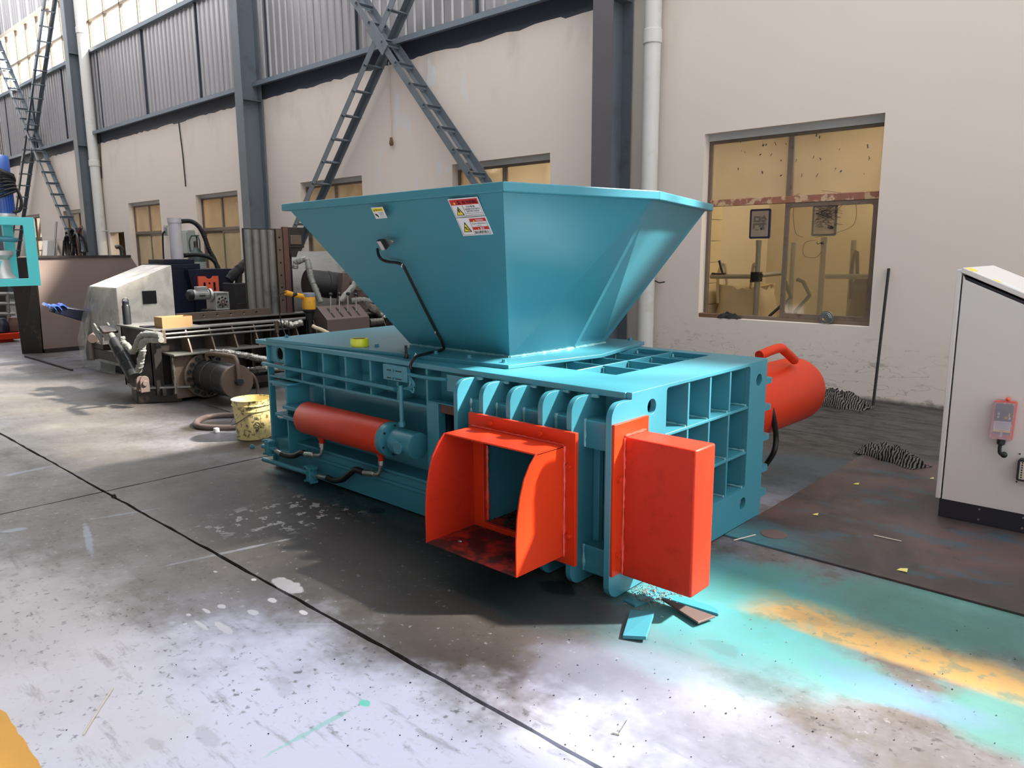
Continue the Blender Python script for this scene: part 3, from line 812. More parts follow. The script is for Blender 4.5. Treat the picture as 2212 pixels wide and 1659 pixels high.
# cylinder bracket on the left
part(MB().box(-4.632, -4.614, 2.70, YW, .14, .65), 'bracket_plate')
for z in (.632, .42, .142):
    part(MB().box(-4.80 if z > .5 else -4.79, -4.632, 2.70, YW, z, z+.018), 'bracket_shelf')
part(MB().plate('z', .65, .665, [(-4.83, 2.69), (-4.60, 2.69), (-4.58, 2.74), (-4.60, YW), (-4.83, YW)]), 'bracket_cap')
for z in (.497, .425):
    part(MB().plate('z', z, z+.024, [(-4.614, 2.66), *arc(-4.40, 2.70, .04, -90, 90, 8), (-4.46, YW-.01), (-4.614, YW-.01)]), 'cylinder_lug', bevel=.003)
part(MB().cyl((-4.415, 2.70, .40), (-4.415, 2.70, .54), .022, n=16), 'lug_pin', bevel=.002)
part(MB().box(-4.46, -4.36, 2.68, 2.72, .452, .494), 'cylinder_tail')

# small red cylinder
CY, CZ, R1 = 2.70, .463, .107
cy = part(MB().lathe((-4.385, CY, CZ), (1, 0, 0), [(0, .085), (.006, .1), (.018, R1), (.885, R1), (.888, R1-.003)], 40), 'side_cylinder', 'red', bevel=0)
part(MB().lathe((-3.497, CY, CZ), (1, 0, 0), [(0, R1-.004), (.045, R1-.004), (.047, R1-.007), (.05, .075)], 40), 'gland', 'teal', cy, bevel=0)
for k in range(6):
    a_ = k*math.pi/3+.4; part(MB().cyl((-3.449, CY+.085*math.cos(a_), CZ+.085*math.sin(a_)), (-3.444, CY+.085*math.cos(a_), CZ+.085*math.sin(a_)), .007, n=10), 'gland_screw', 'teal_dark_gap', cy, bevel=0)
part(MB().lathe((-3.45, CY, CZ), (1, 0, 0), [(0, .06), (.03, .06), (.032, .074), (.05, .078), (.225, .078), (.23, .07)], 32), 'rod_eye', 'teal', cy, bevel=0)
part(MB().cyl((-3.30, 2.605, CZ-.006), (-3.30, 2.80, CZ-.006), .038, n=28), 'rod_pin', 'teal', cy, bevel=.003)
# ports, elbows, hoses
def port(x, tail, sleeve, hose, fit, nm):
    z0 = CZ-R1+.012
    part(MB().lathe((x, CY-.01, z0), (0, 0, -1), [(0, .026), (.022, .024), (.03, .019), (.05, .019)], 16), 'port', 'red', cy, bevel=0)
    part(MB().cyl((x, CY-.01, z0-.05), (x, CY-.01, z0-.08), .021, n=6), 'hose_nut', 'steel', cy, bevel=.002)
    part(MB().tube(tail, .012, n=12, smooth=5), 'elbow', 'steel', cy, bevel=0)
    part(MB().cyl(sleeve[0], sleeve[1], .020, n=18), 'hose_sleeve', 'steel', cy, bevel=.003)
    part(MB().tube(hose, .02, n=14, smooth=8), 'hydraulic_hose', 'rubber', cy, bevel=0)
    part(MB().cyl(fit[0], fit[1], .0165, n=16), 'hose_sleeve', 'steel', cy, bevel=.002)
    part(MB().cyl(fit[1], V(fit[1])+(V(fit[1])-V(fit[0])).normalized()*.025, .019, n=6), 'hose_nut', 'steel', cy, bevel=.001)
def P6(u, v, y=2.68): return py(560+u/4.608, 700+v/4.608, y)
xa = P6(625, 1180, CY-.01).x
t1 = P6(545, 1303); t2 = P6(460, 1295); h1 = P6(225, 1292); f1 = P6(180, 1268)
port(xa, [(xa, CY-.01, CZ-R1-.065), (xa, CY-.012, t1.z+.05), (xa-.015, CY-.015, t1.z+.012), t1+V((.02, 0, .002)), t1], (t1, t2), [t2, P6(420, 1280), P6(350, 1310), P6(280, 1310), h1], (h1, f1), 0)
xb = P6(1215, 1350, CY-.01).x
t1 = P6(1150, 1490); t2 = P6(1045, 1478); h1 = P6(680, 1530); f1 = P6(600, 1515)
port(xb, [(xb, CY-.01, CZ-R1-.065), (xb, CY-.012, t1.z+.06), (xb-.015, CY-.015, t1.z+.014), t1+V((.025, 0, .002)), t1], (t1, t2), [t2, P6(960, 1450), P6(900, 1490), P6(830, 1545), P6(750, 1558), h1], (h1, f1), 1)
a_, b_ = P6(45, 1345), P6(560, 1502); part(MB().tube([a_, b_], .018, n=14), 'feed_pipe', bevel=0)
b1_ = P6(40, 1215); part(MB().tube([b1_, P6(160, 1245)], .018, n=14), 'feed_pipe', bevel=0)
for u, v in ((520, 1495), (105, 1230)):
    c_ = P6(u, v); cl_ = part(MB().box(c_.x-.022, c_.x+.022, c_.y-.03, c_.y+.03, c_.z-.045, c_.z+.05), 'pipe_clamp', bevel=.004)
    for dz in (-.045, .05):
        for dx in (-.035, .035): part(MB().cyl((c_.x+dx, c_.y-.035, c_.z+dz), (c_.x+dx, c_.y+.02, c_.z+dz), .009, n=6), 'clamp_bolt', 'teal', cl_, bevel=0)
        part(MB().box(c_.x-.045, c_.x+.045, c_.y-.02, c_.y+.02, c_.z+dz-.008, c_.z+dz+.008), 'clamp_ear', 'teal', cl_, bevel=0)
# terminal boxes and conduits on the side
tb = part(MB().box(-3.557, -3.339, 2.722, 2.752, .812, .903), 'terminal_plate')
for z in (.872, .826):
    MB().box(-3.52, -3.385, 2.7205, 2.723, z-.003, z+.003).build('slot', 'teal_dark_gap', tb, 0)
    for dx in (-.012, .012): part(MB().cyl((-3.452+dx, 2.714, z), (-3.452+dx, 2.724, z), .006, n=8), 'screw', 'teal', tb, bevel=0)
part(MB().tube([(-3.34, 2.735, .862), (-3.2, 2.735, .858), (-3.02, 2.74, .864)], .011, n=10, smooth=4), 'conduit', bevel=0)
part(MB().box(-3.02, -2.86, 2.74, 2.765, .80, .895), 'terminal_plate')
cq = py(867, 880, 2.69); part(MB().tube([(cq.x, 2.69, .80), (cq.x, 2.69, .56)], .0125, n=12), 'conduit', bevel=0)
part(MB().cyl((cq.x, 2.69, .59), (cq.x, 2.69, .56), .019, n=6), 'conduit_nut', bevel=0)
rr = random.Random(2)
for k in range(6):
    part(MB().tube([(-3.345+.01*k, 2.735, .86-.01*k), (-3.31+rr.uniform(-.02, .03), 2.73, .81-.01*k), (-3.37+.01*k, 2.725, .775), (-3.44, 2.735, .765)], .006, n=6, smooth=4), 'loose_cable', 'teal', bevel=0)
# door post between side and fins
part(MB().box(-3.195, -3.10, 2.745, 2.80, .02, .72), 'door_post')
part(MB().box(-3.10, -2.84, 2.76, 2.80, .665, .72), 'door_header', 'rust', bevel=.003)
part(MB().box(-3.195, -2.80, 2.745, 2.80, .718, .726), 'door_header')
part(MB().box(-3.05, -2.95, 2.84, 2.86, .05, .665), 'door_panel')
part(MB().box(-3.2, -2.8, 2.86, 2.9, .7, ZT-.03), 'door_panel')
MB().box(-3.2, -2.6, 2.93, 2.98, .02, .9).build('inner_plate', 'teal_dark_gap', B, 0)

# fins on the front of the press chamber
FY = 2.60
OZ0, OZ1 = .2, .625          # discharge opening
def finpoly(z0, z1, top, bot):
    p = []
    p += arc(FY+.07, z1-.07, .07, 180, 90, 7) if top else [(FY, z1)]
    p += [(2.90, z1), (2.90, z0)]
    p += arc(FY+.07, z0+.07, .07, 270, 180, 7) if bot else [(FY, z0)]
    return p
for k, xx in enumerate((-2.816, -2.63, -2.446, -2.242, -2.071)):
    if k in (0, 4): part(MB().plate('x', xx, xx+.029, finpoly(.012, .905, 1, 1)), 'press_fin', bevel=.004)
    else:
        part(MB().plate('x', xx, xx+.029, finpoly(OZ1, .905, 1, 0)), 'press_fin', bevel=.004)
        part(MB().plate('x', xx, xx+.029, finpoly(.012, OZ0-.02, 0, 1)), 'press_fin', bevel=.004)
for z0, z1 in ((.665, .795), (.065, .197)):
    part(MB().box(-2.79, XE-.03, 2.69, 2.86, z0, z1), 'tie_bar', bevel=.005)
part(MB().box(-2.79, XE-.03, 2.86, 2.9, .62, .905), 'chamber_wall', bevel=0)
part(MB().box(-2.79, -2.60, 2.80, 2.86, .19, .67), 'chamber_cheek')
part(MB().box(-2.60, -2.583, 2.60, 3.3, OZ0-.02, OZ1+.02), 'tunnel_side')
part(MB().box(-2.10, -2.085, 2.60, 3.3, OZ0-.02, OZ1+.02), 'tunnel_side')
part(MB().box(-2.583, -2.10, 2.60, 3.3, OZ1, OZ1+.015), 'tunnel_roof')
part(MB().box(-2.583, -2.10, 2.60, 3.3, OZ0-.02, OZ0), 'tunnel_floor', 'red_chute_floor')
part(MB().box(-2.583, -2.10, 2.98, 3.0, OZ0, OZ1), 'ram_face')
part(MB().box(-2.04, -2.005, 2.765, 2.8, .19, .67), 'guide_strip')
part(MB().box(-2.005, -1.965, 2.80, 2.86, .19, .67), 'guide_strip')
MB().box(-1.965, XE-.03, 2.84, 2.9, .06, .67).build('dark_gap', 'teal_dark_gap', B, 0)
MB().box(-2.75, -1.86, 2.9, 3.02, .012, .2).build('chamber_base', 'teal', B, 0)
wb = Beads()
for k, xx in enumerate((-2.781, -2.595, -2.411, -2.207, -2.036)):
    wb.bead((xx, 2.693, .67), (xx, 2.693, .80), .009, seed=k); wb.bead((xx, 2.693, .07), (xx, 2.693, .2), .009, seed=k+9)
    wb.bead((xx-.02, 2.752, .899), (xx+.03, 2.752, .899), .008, seed=k+20)
part(wb, 'weld_bead', 'weld', bevel=0)

# red discharge chute
ch = part(MB().plate('y', 2.576, 2.597, rect(-2.682, -2.0, .13, .757), [rect(-2.58, -2.10, OZ0, .62)]), 'discharge_chute', 'red', bevel=.002)
CX0, CX1, CZ0, CZ1 = -2.657, -2.063, .166, .69
side = [(2.577, CZ0), (2.577, CZ1), (2.385, CZ1), (2.34, .645), (2.305, .59), (2.28, .52), (2.262, .43), (2.253, .33), (2.253, CZ0)]
for x0, x1 in ((CX0, CX0+.008), (CX1-.008, CX1)):
    part(MB().plate('x', x0, x1, side), 'chute_side', 'red_worn' if x0 == CX0 else 'red', ch, 0, .002)
part(MB().box(CX0, CX1, 2.385, 2.577, CZ1-.008, CZ1), 'chute_top', 'red', ch, 0, .002)
part(MB().box(CX0+.008, CX1-.008, 2.253, 2.60, CZ0, CZ0+.008), 'chute_floor', 'red_chute_floor', ch, 0, .002)
wb = Beads(); wb.bead((CX1+.003, 2.573, CZ0), (CX1+.003, 2.573, CZ1), .007); wb.bead((CX0, 2.573, CZ1+.003), (CX1, 2.573, CZ1+.003), .006); wb.bead((-2.575, 2.60, OZ0+.01), (-2.575, 2.60, .60), .008)
part(wb, 'weld_bead', 'weld_red', ch, bevel=0)
for x, z in ((-2.52, .725), (-2.20, .725), (-2.033, .60), (-2.033, .27), (-2.67+.02, .62)):
    part(hexbolt(MB(), (x, 2.576, z), (0, -1, 0), .012, .01), 'flange_bolt', 'red', ch, 35, 0)
q = MB(); rr = random.Random(8)
for k in range(150):
    x, y = rr.uniform(-2.6, -2.1), rr.uniform(2.5, 2.95); y = min(y, 2.93); s_ = rr.uniform(.003, .011)
    z = CZ0+.008 if y < 2.60 else OZ0
    q.ball((x, y, z+s_*.4), s_, 5, 4, (rr.uniform(.6, 1.6), rr.uniform(.6, 1.6), .6))
gr = part(q, 'scrap_grit', 'grit', ch, 0, 0); gr['kind'] = 'stuff'
part(MB().ball((-2.53, 2.36, CZ0+.012), .012, 8, 6, (1.3, .8, .5)), 'metal_nugget', 'steel', ch, 60, 0)

# red guard box on the end plate
gb = part(MB().plate('x', XE, XE+.014, rect(2.604, 2.872, .126, .818)), 'guard_box', 'red', bevel=.002)
part(MB().box(XE+.014, -1.463, 2.68, 2.845, .111, .753), 'box_shell', 'red_worn', gb, 35, .009)
wb = Beads(); wb.bead((XE+.018, 2.676, .12), (XE+.018, 2.676, .75), .006); wb.bead((XE+.018, 2.68, .757), (XE+.018, 2.845, .757), .006); part(wb, 'weld_bead', 'weld_red', gb, bevel=0)
for z in (.57, .22): part(hexbolt(MB(), (XE+.014, 2.64, z), (1, 0, 0), .012, .01), 'flange_bolt', 'red', gb, 35, 0)

# rear lugs, hose, main ram cylinder
for z in (.79, .632, .452, .262, .112):
    part(MB().plate('z', z, z+.03, [(-2.6, 4.13), (XE-.004, 4.13), (XE-.004, 4.205), *arc(XE-.044, 4.205, .04, 0, 90, 6), (-2.6, 4.245)]), 'rear_lug', bevel=.003)
mc = part(MB().lathe((-2.12, 4.15, .585), (.02, 1, 0), [(0, .225), (1.02, .225), (1.06, .222), (1.10, .208), (1.125, .18), (1.13, .0)], 48, caps=False), 'main_cylinder', 'red', bevel=0)
part(MB().tube([px(1640, 768, -2.0), px(1682, 752, -1.98), px(1697, 760, -1.98), px(1716, 778, -2.0)], .03, n=12, smooth=5), 'transfer_pipe', 'red', mc, bevel=0)
c_ = px(1671, 798, -1.97)
MB().obox(V((-2.0, 4.42, .7795)), V((.03, 0, -.018)), V((0, .05, 0)), V((.0005, 0, .001))).build('sticker', 'sticker_white', mc, 0)
part(MB().tube([px(1655, 848, -1.95), px(1668, 890, -1.9), px(1676, 940, -1.9), px(1672, 975, -1.9), px(1655, 1003, -1.95)], .017, n=12, smooth=6), 'hydraulic_hose', 'rubber', bevel=0)

# ------------------------------------------------------------------ hopper
ZB, ZR = .957, 1.862
def plan(u, v, z): p = pz(u, v, z); return (p.x, p.y)
hp = part(MB().plate('z', ZT, ZB, [plan(574, 731, ZB), plan(1098, 789, ZB), plan(1301, 765, ZB), plan(1392, 738, ZB), (-2.84, 4.30), (-4.97, 4.1)]), 'hopper', bevel=.003)
bb = [(-3.777, 3.13), (-2.907, 3.126), (-2.877, 3.673), (-2.90, 4.03), (-3.777, 4.10)]
rt = [(-4.446, 2.64), (-2.38, 2.523), (-2.19, 3.523), (-2.56, 4.80), (-4.446, 4.75)]
cxr, cyr = -3.4, 3.6
def ins(p, d):
    v_ = V((p[0]-cxr, p[1]-cyr)); L = v_.length; v_ *= (L-d)/L; return (cxr+v_.x, cyr+v_.y)
tt = [ins(p, .055) for p in rt]
ZH = ZR-.04
for i in range(5):
    j = (i+1) % 5
    bo, to = [(*bb[i], ZB), (*bb[j], ZB)], [(*tt[i], ZH), (*tt[j], ZH)]
    bi, ti = [(*ins(bb[i], .012), ZB), (*ins(bb[j], .012), ZB)], [(*ins(tt[i], .012), ZH), (*ins(tt[j], .012), ZH)]
    part(MB().hexa([bo[0], bo[1], bi[1], bi[0], to[0], to[1], ti[1], ti[0]]), 'hopper_panel', 'teal', hp, 0, 0)
    ri, rj, qi, qj = rt[i], rt[j], ins(rt[i], .085), ins(rt[j], .085)
    part(MB().hexa([(*ri, ZR-.045), (*rj, ZR-.045), (*qj, ZR-.045), (*qi, ZR-.045), (*ri, ZR), (*rj, ZR), (*qj, ZR), (*qi, ZR)]), 'rim_bar', 'teal', hp, 0, .005)
wb = Beads()
for i in range(3): wb.bead((*ins(bb[i], -.008), ZB+.004), (*ins(bb[i+1], -.008), ZB+.004), .009, seed=i)
part(wb, 'weld_bead', 'weld', hp, bevel=0)
for u, v in ((814, 749), (941, 764), (1013, 773), (1089, 783), (1361, 735), (619, 729)):
    p = pz(u, v, ZB); part(hexbolt(MB(), p, (0, 0, 1), .012, .014), 'bolt', 'teal', hp, 35, 0)
# front face of the hopper: sticker plane
F0 = V((*bb[0], ZB)); FN = (V((*bb[1], ZB))-F0).cross(V((*tt[1], ZH))-F0).normalized()
if FN.y > 0: FN = -FN
def hf(u, v, d=0.0): return pplane(u, v, F0, FN)+FN*d
def textmesh(body, bold=0.0, spacing=1.0):
    cu = bpy.data.curves.new('txt', 'FONT'); cu.body = body; cu.size = 1; cu.offset = bold; cu.space_character = spacing; cu.resolution_u = 2
    o = bpy.data.objects.new('txt', cu); COL.objects.link(o)
    bpy.context.view_layer.update()
    me = bpy.data.meshes.new_from_object(o.evaluated_get(bpy.context.evaluated_depsgraph_get()))
    vs_ = [tuple(v.co) for v in me.vertices]; fs = [tuple(p.vertices) for p in me.polygons]
    bpy.data.objects.remove(o); bpy.data.curves.remove(cu); bpy.data.meshes.remove(me)
    return vs_, fs
class Face2:       # a flat printed face: unit square, u right, v down
    def __init__(s, tl, tr, bl, n, parent, lift0=.0012):
        s.o, s.u, s.v, s.n, s.p, s.l = V(tl), V(tr)-V(tl), V(bl)-V(tl), V(n), parent, lift0
    def at(s, a, b, k): return s.o+s.u*a+s.v*b+s.n*(s.l*k)
    def poly(s, pts, mat, k, name='print'):
        if isinstance(pts[0], (int, float)): a0, a1, b0, b1 = pts; pts = [(a0, b0), (a1, b0), (a1, b1), (a0, b1)]
        n = len(pts); vs_ = [s.at(a, b, k) for a, b in pts]+[s.at(a, b, k-.8) for a, b in pts]
        mb = MB().add(vs_, [tuple(range(n)), tuple(range(2*n-1, n-1, -1))]+[(i, (i+1) % n, n+(i+1) % n, n+i) for i in range(n)])
        return mb.build(name, mat, s.p, 0)
    def text(s, body, a0, a1, b0, b1, mat, k, bold=.01, name='lettering', mirror=False):
        vs_, fs = textmesh(body, bold)
        if not vs_: return
        x0, x1 = min(v[0] for v in vs_), max(v[0] for v in vs_); y0, y1 = min(v[1] for v in vs_), max(v[1] for v in vs_)
        out = []
        for v in vs_:
            fx = (v[0]-x0)/max(1e-6, x1-x0); fy = (y1-v[1])/max(1e-6, y1-y0)
            if mirror: fx = 1-fx
            out.append(s.at(a0+(a1-a0)*fx, b0+(b1-b0)*fy, k))
        return MB().add(out, fs).build(name, mat, s.p, 0, fix=False)
def warn_tri(F, a, b, w, h, k):
    F.poly([(a, b+h), (a+w, b+h), (a+w/2, b)], 'sticker_black', k)
    F.poly([(a+w*.14, b+h*.92), (a+w*.86, b+h*.92), (a+w/2, b+h*.2)], 'sticker_yellow', k+1)
# big electric warning
st = MB().build('warning_sticker', 'sticker_white', hp, 0) if False else None
def sticker(name, quad, d=.002):
    tl, tr, br, bl = [hf(u, v, d) for u, v in quad]
    o = MB().hexa([bl-FN*d*.9, br-FN*d*.9, br, bl, tl-FN*d*.9, tr-FN*d*.9, tr, tl]).build(name, 'sticker_white', hp, 0)
    return Face2(tl, tr, bl, FN, o, .0008)
F = sticker('warning_sticker', [(967, 430), (1031, 424.5), (1048, 465), (985, 470)])
F.poly((.03, .97, .06, .35), 'sticker_red', 1); warn_tri(F, .13, .12, .1, .19, 2); F.text('警 告', .27, .55, .12, .31, 'sticker_black', 2, .03); F.text('WARNING', .57, .93, .12, .3, 'sticker_black', 2, .03)
F.poly((.03, .97, .935, .945), 'sticker_black', 1); F.poly((.4, .407, .36, .94), 'sticker_black', 1); F.poly((.965, .972, .36, .94), 'sticker_black', 1); F.poly((.028, .035, .36, .94), 'sticker_black', 1)
warn_tri(F, .1, .42, .26, .46, 2); F.poly([(.21, .56), (.25, .54), (.235, .66), (.27, .65), (.21, .82), (.225, .7), (.195, .71)], 'sticker_black', 4)
F.text('小心有电', .5, .8, .4, .5, 'sticker_black', 2, .01); F.text('DANGER! AVOID RISK OF', .44, .93, .54, .62, 'sticker_black', 2); F.text('ELECTRIC SHOCK', .47, .9, .65, .73, 'sticker_black', 2); F.text('Only allows professional', .44, .94, .77, .84, 'sticker_grey', 2); F.text('operation and servicing', .46, .93, .86, .92, 'sticker_grey', 2)
F = sticker('mechanical_warning_sticker', [(985.5, 471.5), (1049, 466.5), (1065.5, 505.5), (1001.5, 509.5)])
F.poly((.44, .97, .07, .25), 'sticker_red', 1); F.poly((.44, .97, .53, .69), 'sticker_red', 1); F.poly((.425, .432, .07, .94), 'sticker_black', 1); F.poly((.03, .97, .935, .945), 'sticker_black', 1); F.poly((.965, .972, .07, .94), 'sticker_black', 1); F.poly((.028, .035, .07, .94), 'sticker_black', 1)
warn_tri(F, .54, .1, .07, .13, 2); F.text('WARNING', .63, .88, .11, .22, 'sticker_white', 2); warn_tri(F, .6, .56, .06, .1, 2); F.text('警告', .69, .83, .56, .67, 'sticker_white', 2)
F.text('Caution Mechanical', .47, .93, .3, .38, 'sticker_grey', 2); F.text('Injury', .62, .78, .42, .5, 'sticker_grey', 2); F.text('当心机械伤人', .46, .94, .74, .9, 'sticker_black', 2, .02)
warn_tri(F, .1, .22, .27, .56, 2); F.poly(circ(.215, .52, .035, 10), 'sticker_black', 4); F.poly(circ(.23, .6, .035, 10), 'sticker_black', 4); F.poly([(.22, .56), (.26, .6), (.32, .69), (.28, .7)], 'sticker_black', 4)
F = sticker('caution_sticker', [(801.5, 448.5), (826, 446.5), (837, 470.5), (813, 472.5)])
F.poly((.05, .97, .07, .36), 'sticker_yellow', 1); F.poly([(.14, .32), (.26, .32), (.2, .14)], 'sticker_black', 2); F.text('警告WARNING', .3, .9, .14, .3, 'sticker_black', 2)
F.text('小心夹手', .45, .9, .42, .52, 'sticker_grey', 2); F.text('注意安全', .5, .88, .56, .66, 'sticker_grey', 2); F.text('Do not', .58, .82, .7, .76, 'sticker_grey', 2); F.text('reach inside', .45, .93, .82, .88, 'sticker_grey', 2)
F.poly([(.12, .55), (.26, .58), (.33, .7), (.36, .85), (.28, .86), (.22, .74), (.12, .66)], 'sticker_black', 2)
# sensor with bracket, cable and ties
s0_, n_ = hf(833, 522, .03), FN
ux = (hf(850, 521, 0)-hf(820, 523, 0)).normalized(); uv = FN.cross(ux).normalized()
if uv.z < 0: uv = -uv
sn = part(MB().obox(s0_, ux*.022, uv*.03, FN*.012), 'sensor', 'black_plastic', hp, 0, .002)
MB().obox(s0_+FN*.0125+ux*.003, ux*.017, uv*.029, FN*.0008).build('sensor_face', 'grey_paint', sn, 0)
q = MB(); q.cyl(s0_+FN*.012+ux*-.015+uv*.024, s0_+FN*.0145+ux*-.015+uv*.024, .003, n=8); q.cyl(s0_+FN*.012+ux*.018-uv*.024, s0_+FN*.0145+ux*.018-uv*.024, .003, n=8); q.build('screws', 'steel', sn)
part(MB().obox(s0_-FN*.018+ux*.012, ux*.03, uv*.026, FN*.003), 'sensor_bracket', 'steel', sn, 0, 0)
part(MB().cyl(hf(850, 519, .004), hf(850, 519, .02), .014, n=16), 'lens', 'steel', sn, 35, .002)
path = [hf(823, 532, .03), hf(822, 545, .02), hf(828, 557, .015), hf(842, 563, .012), hf(860, 565, .012), hf(872, 570, .012), hf(881, 585, .012), hf(905, 634, .012), hf(930, 684, .012), hf(946, 715, .012), hf(956, 731, .014), hf(960, 742, .016)]
path += [pz(959, 752, ZB+.012), pz(950, 757, ZB+.01), pz(932, 761, ZB+.01), py(905, 768, 2.80), py(893, 776, 2.735), py(887, 788, 2.725), py(887, 797, 2.722)]
part(MB().tube(path, .0085, n=10, smooth=6), 'sensor_cable', 'rubber', hp, 35, 0)
for u, v in ((873, 571), (945, 714), (960, 748)):
    p = hf(u, v, .012); q = MB(); q.tube([p-uv*.012-ux*.006, p+FN*.012, p+uv*.012+ux*.006], .0025, n=6, smooth=4); q.tube([p-uv*.012, p-uv*.03-ux*.012], .0016, n=5); q.build('cable_tie', 'sticker_white', hp)
p = pz(898, 771, ZB); q = MB(); q.tube([p+V((0, -.01, 0)), p+V((0, 0, .022)), p+V((.0, .012, 0))], .0025, n=6); q.build('cable_tie', 'sticker_white', hp)

# loose things on the machine
p = pz(774, 748, ZB)
tp = thing('tape_roll', p, 'roll of yellow adhesive tape lying on the turquoise top plate', 'tape')
c_ = p+V((0, .012, 0))
MB().lathe(c_, (0, 0, 1), [(0, .04), (0, .058), (.05, .058), (.05, .04), (0, .04)], 32, caps=False).build('tape_layers', 'yellow_tape', tp)
MB().lathe(c_+V((0, 0, .001)), (0, 0, 1), [(0, .0375), (0, .04), (.048, .04), (.048, .0375), (0, .0375)], 32, caps=False).build('core', 'cardboard', tp)
p = pz(877.5, 774, ZT)
bt = thing('loose_bolt', p, 'black hex socket bolt standing on its head near the hopper cable', 'bolt')
MB().lathe(p, (0, 0, 1), [(0, .0125), (.002, .0135), (.022, .0135), (.024, .0125)], 20).build('bolt_head', 'black_plastic', bt)
MB().lathe(p+V((0, 0, .024)), (0, 0, 1), [(0, .009)]+[(.004+.003*k, .009 if k % 2 else .0078) for k in range(16)]+[(.053, .007)], 16).build('bolt_shank', 'black_plastic', bt)
# ------------------------------------------------------------------ dark unfinished baler at the left
D = thing('unfinished_baler', (-8.4, 4.6, 0), 'bare dark steel baler under assembly with raised grooved lid, left of the turquoise machine', 'baler')
def dp(mb, name, mat='raw_dark', parent=None, smooth=35, bevel=.003): return mb.build(name, mat, parent or D, smooth, bevel)
DX0, DX1, DY0, DY1, DZ = -8.9, -8.0, 3.2, 6.4, .78
dp(MB().box(DX0, DX1-.12, DY0+.02, DY1, .1, .5), 'chamber_floor', bevel=0)
dp(MB().plate('z', DZ-.02, DZ, rect(DX0-.06, DX1+.03, DY0-.02, DY1), [rect(DX0+.12, DX1-.14, DY0+.55, DY1-.2)]), 'top_plate', 'raw_grey')
dp(MB().box(DX0, DX0+.03, DY0, DY1, .1, DZ-.02), 'chamber_side', bevel=0)
dp(MB().box(DX1-.14, DX1-.10, DY0, DY1, .1, DZ-.02), 'chamber_side', bevel=0)
dp(MB().plate('y', DY0, DY0+.02, rect(DX0, DX1-.02, .1, DZ-.02), [circ(-8.45, .52, .06, 20)]), 'end_plate')
dp(MB().lathe((-8.45, DY0-.01, .52), (0, 1, 0), [(0, .055), (0, .075), (.03, .075)], 20, caps=False), 'hole_ring', 'raw_bronze', bevel=0)
dp(MB().plate('x', DX0+.06, DX0+.09, rect(DY0+.6, 5.0, DZ, DZ+.085), [circ(3.95+.17*k, DZ+.042, .014, 12) for k in range(6)]), 'guide_rail', 'raw_bronze', bevel=.002)
# sloping side ribs
r0 = None
for k in range(11):
    yy = DY0+.32+k*.26
    if r0 is None: r0 = dp(MB().hexa([(-8.10, yy-.008, .52), (-7.86, yy-.008, .52), (-7.86, yy+.008, .52), (-8.10, yy+.008, .52), (-8.10, yy-.008, .76), (-7.98, yy-.008, .76), (-7.98, yy+.008, .76), (-8.10, yy+.008, .76)]), 'side_rib', 'raw_bronze', bevel=0)
    else: inst(r0, (0, k*.26, 0), parent=D)
dp(MB().box(-8.1, -7.80, DY0+.1, 4.35, .505, .525), 'side_shelf', 'raw_grey')
r0 = None
for k in range(9):
    yy = 4.25+k*.24
    if r0 is None: r0 = dp(MB().box(-8.1, -7.95, yy-.008, yy+.008, .1, .74), 'side_rib', 'raw_dark', bevel=0)
    else: inst(r0, (0, k*.24, 0), parent=D)
for z in (.51, .28): dp(MB().box(-8.1, -7.97 if z < .5 else -7.78, 4.35, DY1, z, z+.015), 'side_shelf', 'raw_dark')
dp(MB().box(-8.06, -8.0, DY0-.02, DY0+.06, .08, .74), 'corner_post', 'raw_dark')
dp(MB().box(-8.06, -7.96, DY0+.02, DY1, .08, .16), 'base_beam', 'raw_dark')
dp(MB().box(-8.85, -8.1, DY0+.06, DY1-.3, 0, .1), 'skid', 'raw_dark')
# front foot
p = pz(300, 872)
dp(MB().plate('z', .0, .15, [(p.x-.3, p.y+.05), (p.x+.02, p.y-.02), (p.x+.25, p.y+.35), (p.x-.1, p.y+.55)]), 'foot_block', 'raw_dark', bevel=.01)
dp(MB().plate('z', .155, .175, [(p.x-.35, p.y+.03), (p.x+.02, p.y-.04), (p.x+.35, p.y+.42), (p.x-.1, p.y+.6)]), 'foot_plate', 'raw_grey')
# two pipes along the side with clamps
for v0, v1 in ((722, 699), (731, 709)):
    dp(MB().tube([px(334, v0+2, -7.93), px(357, v0, -7.93), px(628, v1, -7.93)], .012, n=10), 'feed_pipe', 'raw_grey', bevel=0)
for u, v in ((353, 727), (597, 706)):
    c_ = px(u, v, -7.92); dp(MB().box(c_.x-.01, c_.x+.02, c_.y-.018, c_.y+.018, c_.z-.07, c_.z+.07), 'pipe_clamp', 'raw_bronze')
# flanged main cylinder
CXf, CYf, CZf = -7.86, 3.66, .265
dp(MB().box(-8.0, -7.9, 3.34, 4.02, .04, .50), 'flange_block', 'raw_bronze', bevel=.006)
wb = Beads(); wb.bead((-7.9, 3.36, .505), (-7.9, 4.0, .505), .014); wb.bead((-7.9, 3.33, .1), (-7.9, 3.33, .48), .012, 5); dp(wb, 'weld_bead', 'raw_grey', bevel=0)
fl = dp(MB().lathe((-7.9, CYf, CZf), (1, 0, 0), [(0, .245), (.05, .245), (.054, .24), (.054, .1)], 40), 'ram_flange', 'raw_bronze', bevel=0)
for k in range(16):
    a_ = 2*math.pi*k/16+.1
    dp(MB().lathe((-7.846, CYf+.205*math.cos(a_), CZf+.205*math.sin(a_)), (1, 0, 0), [(0, .024), (.028, .024), (.028, .013), (.012, .013), (.012, .0)], 12), 'flange_bolt', 'black_paint', fl, bevel=0)
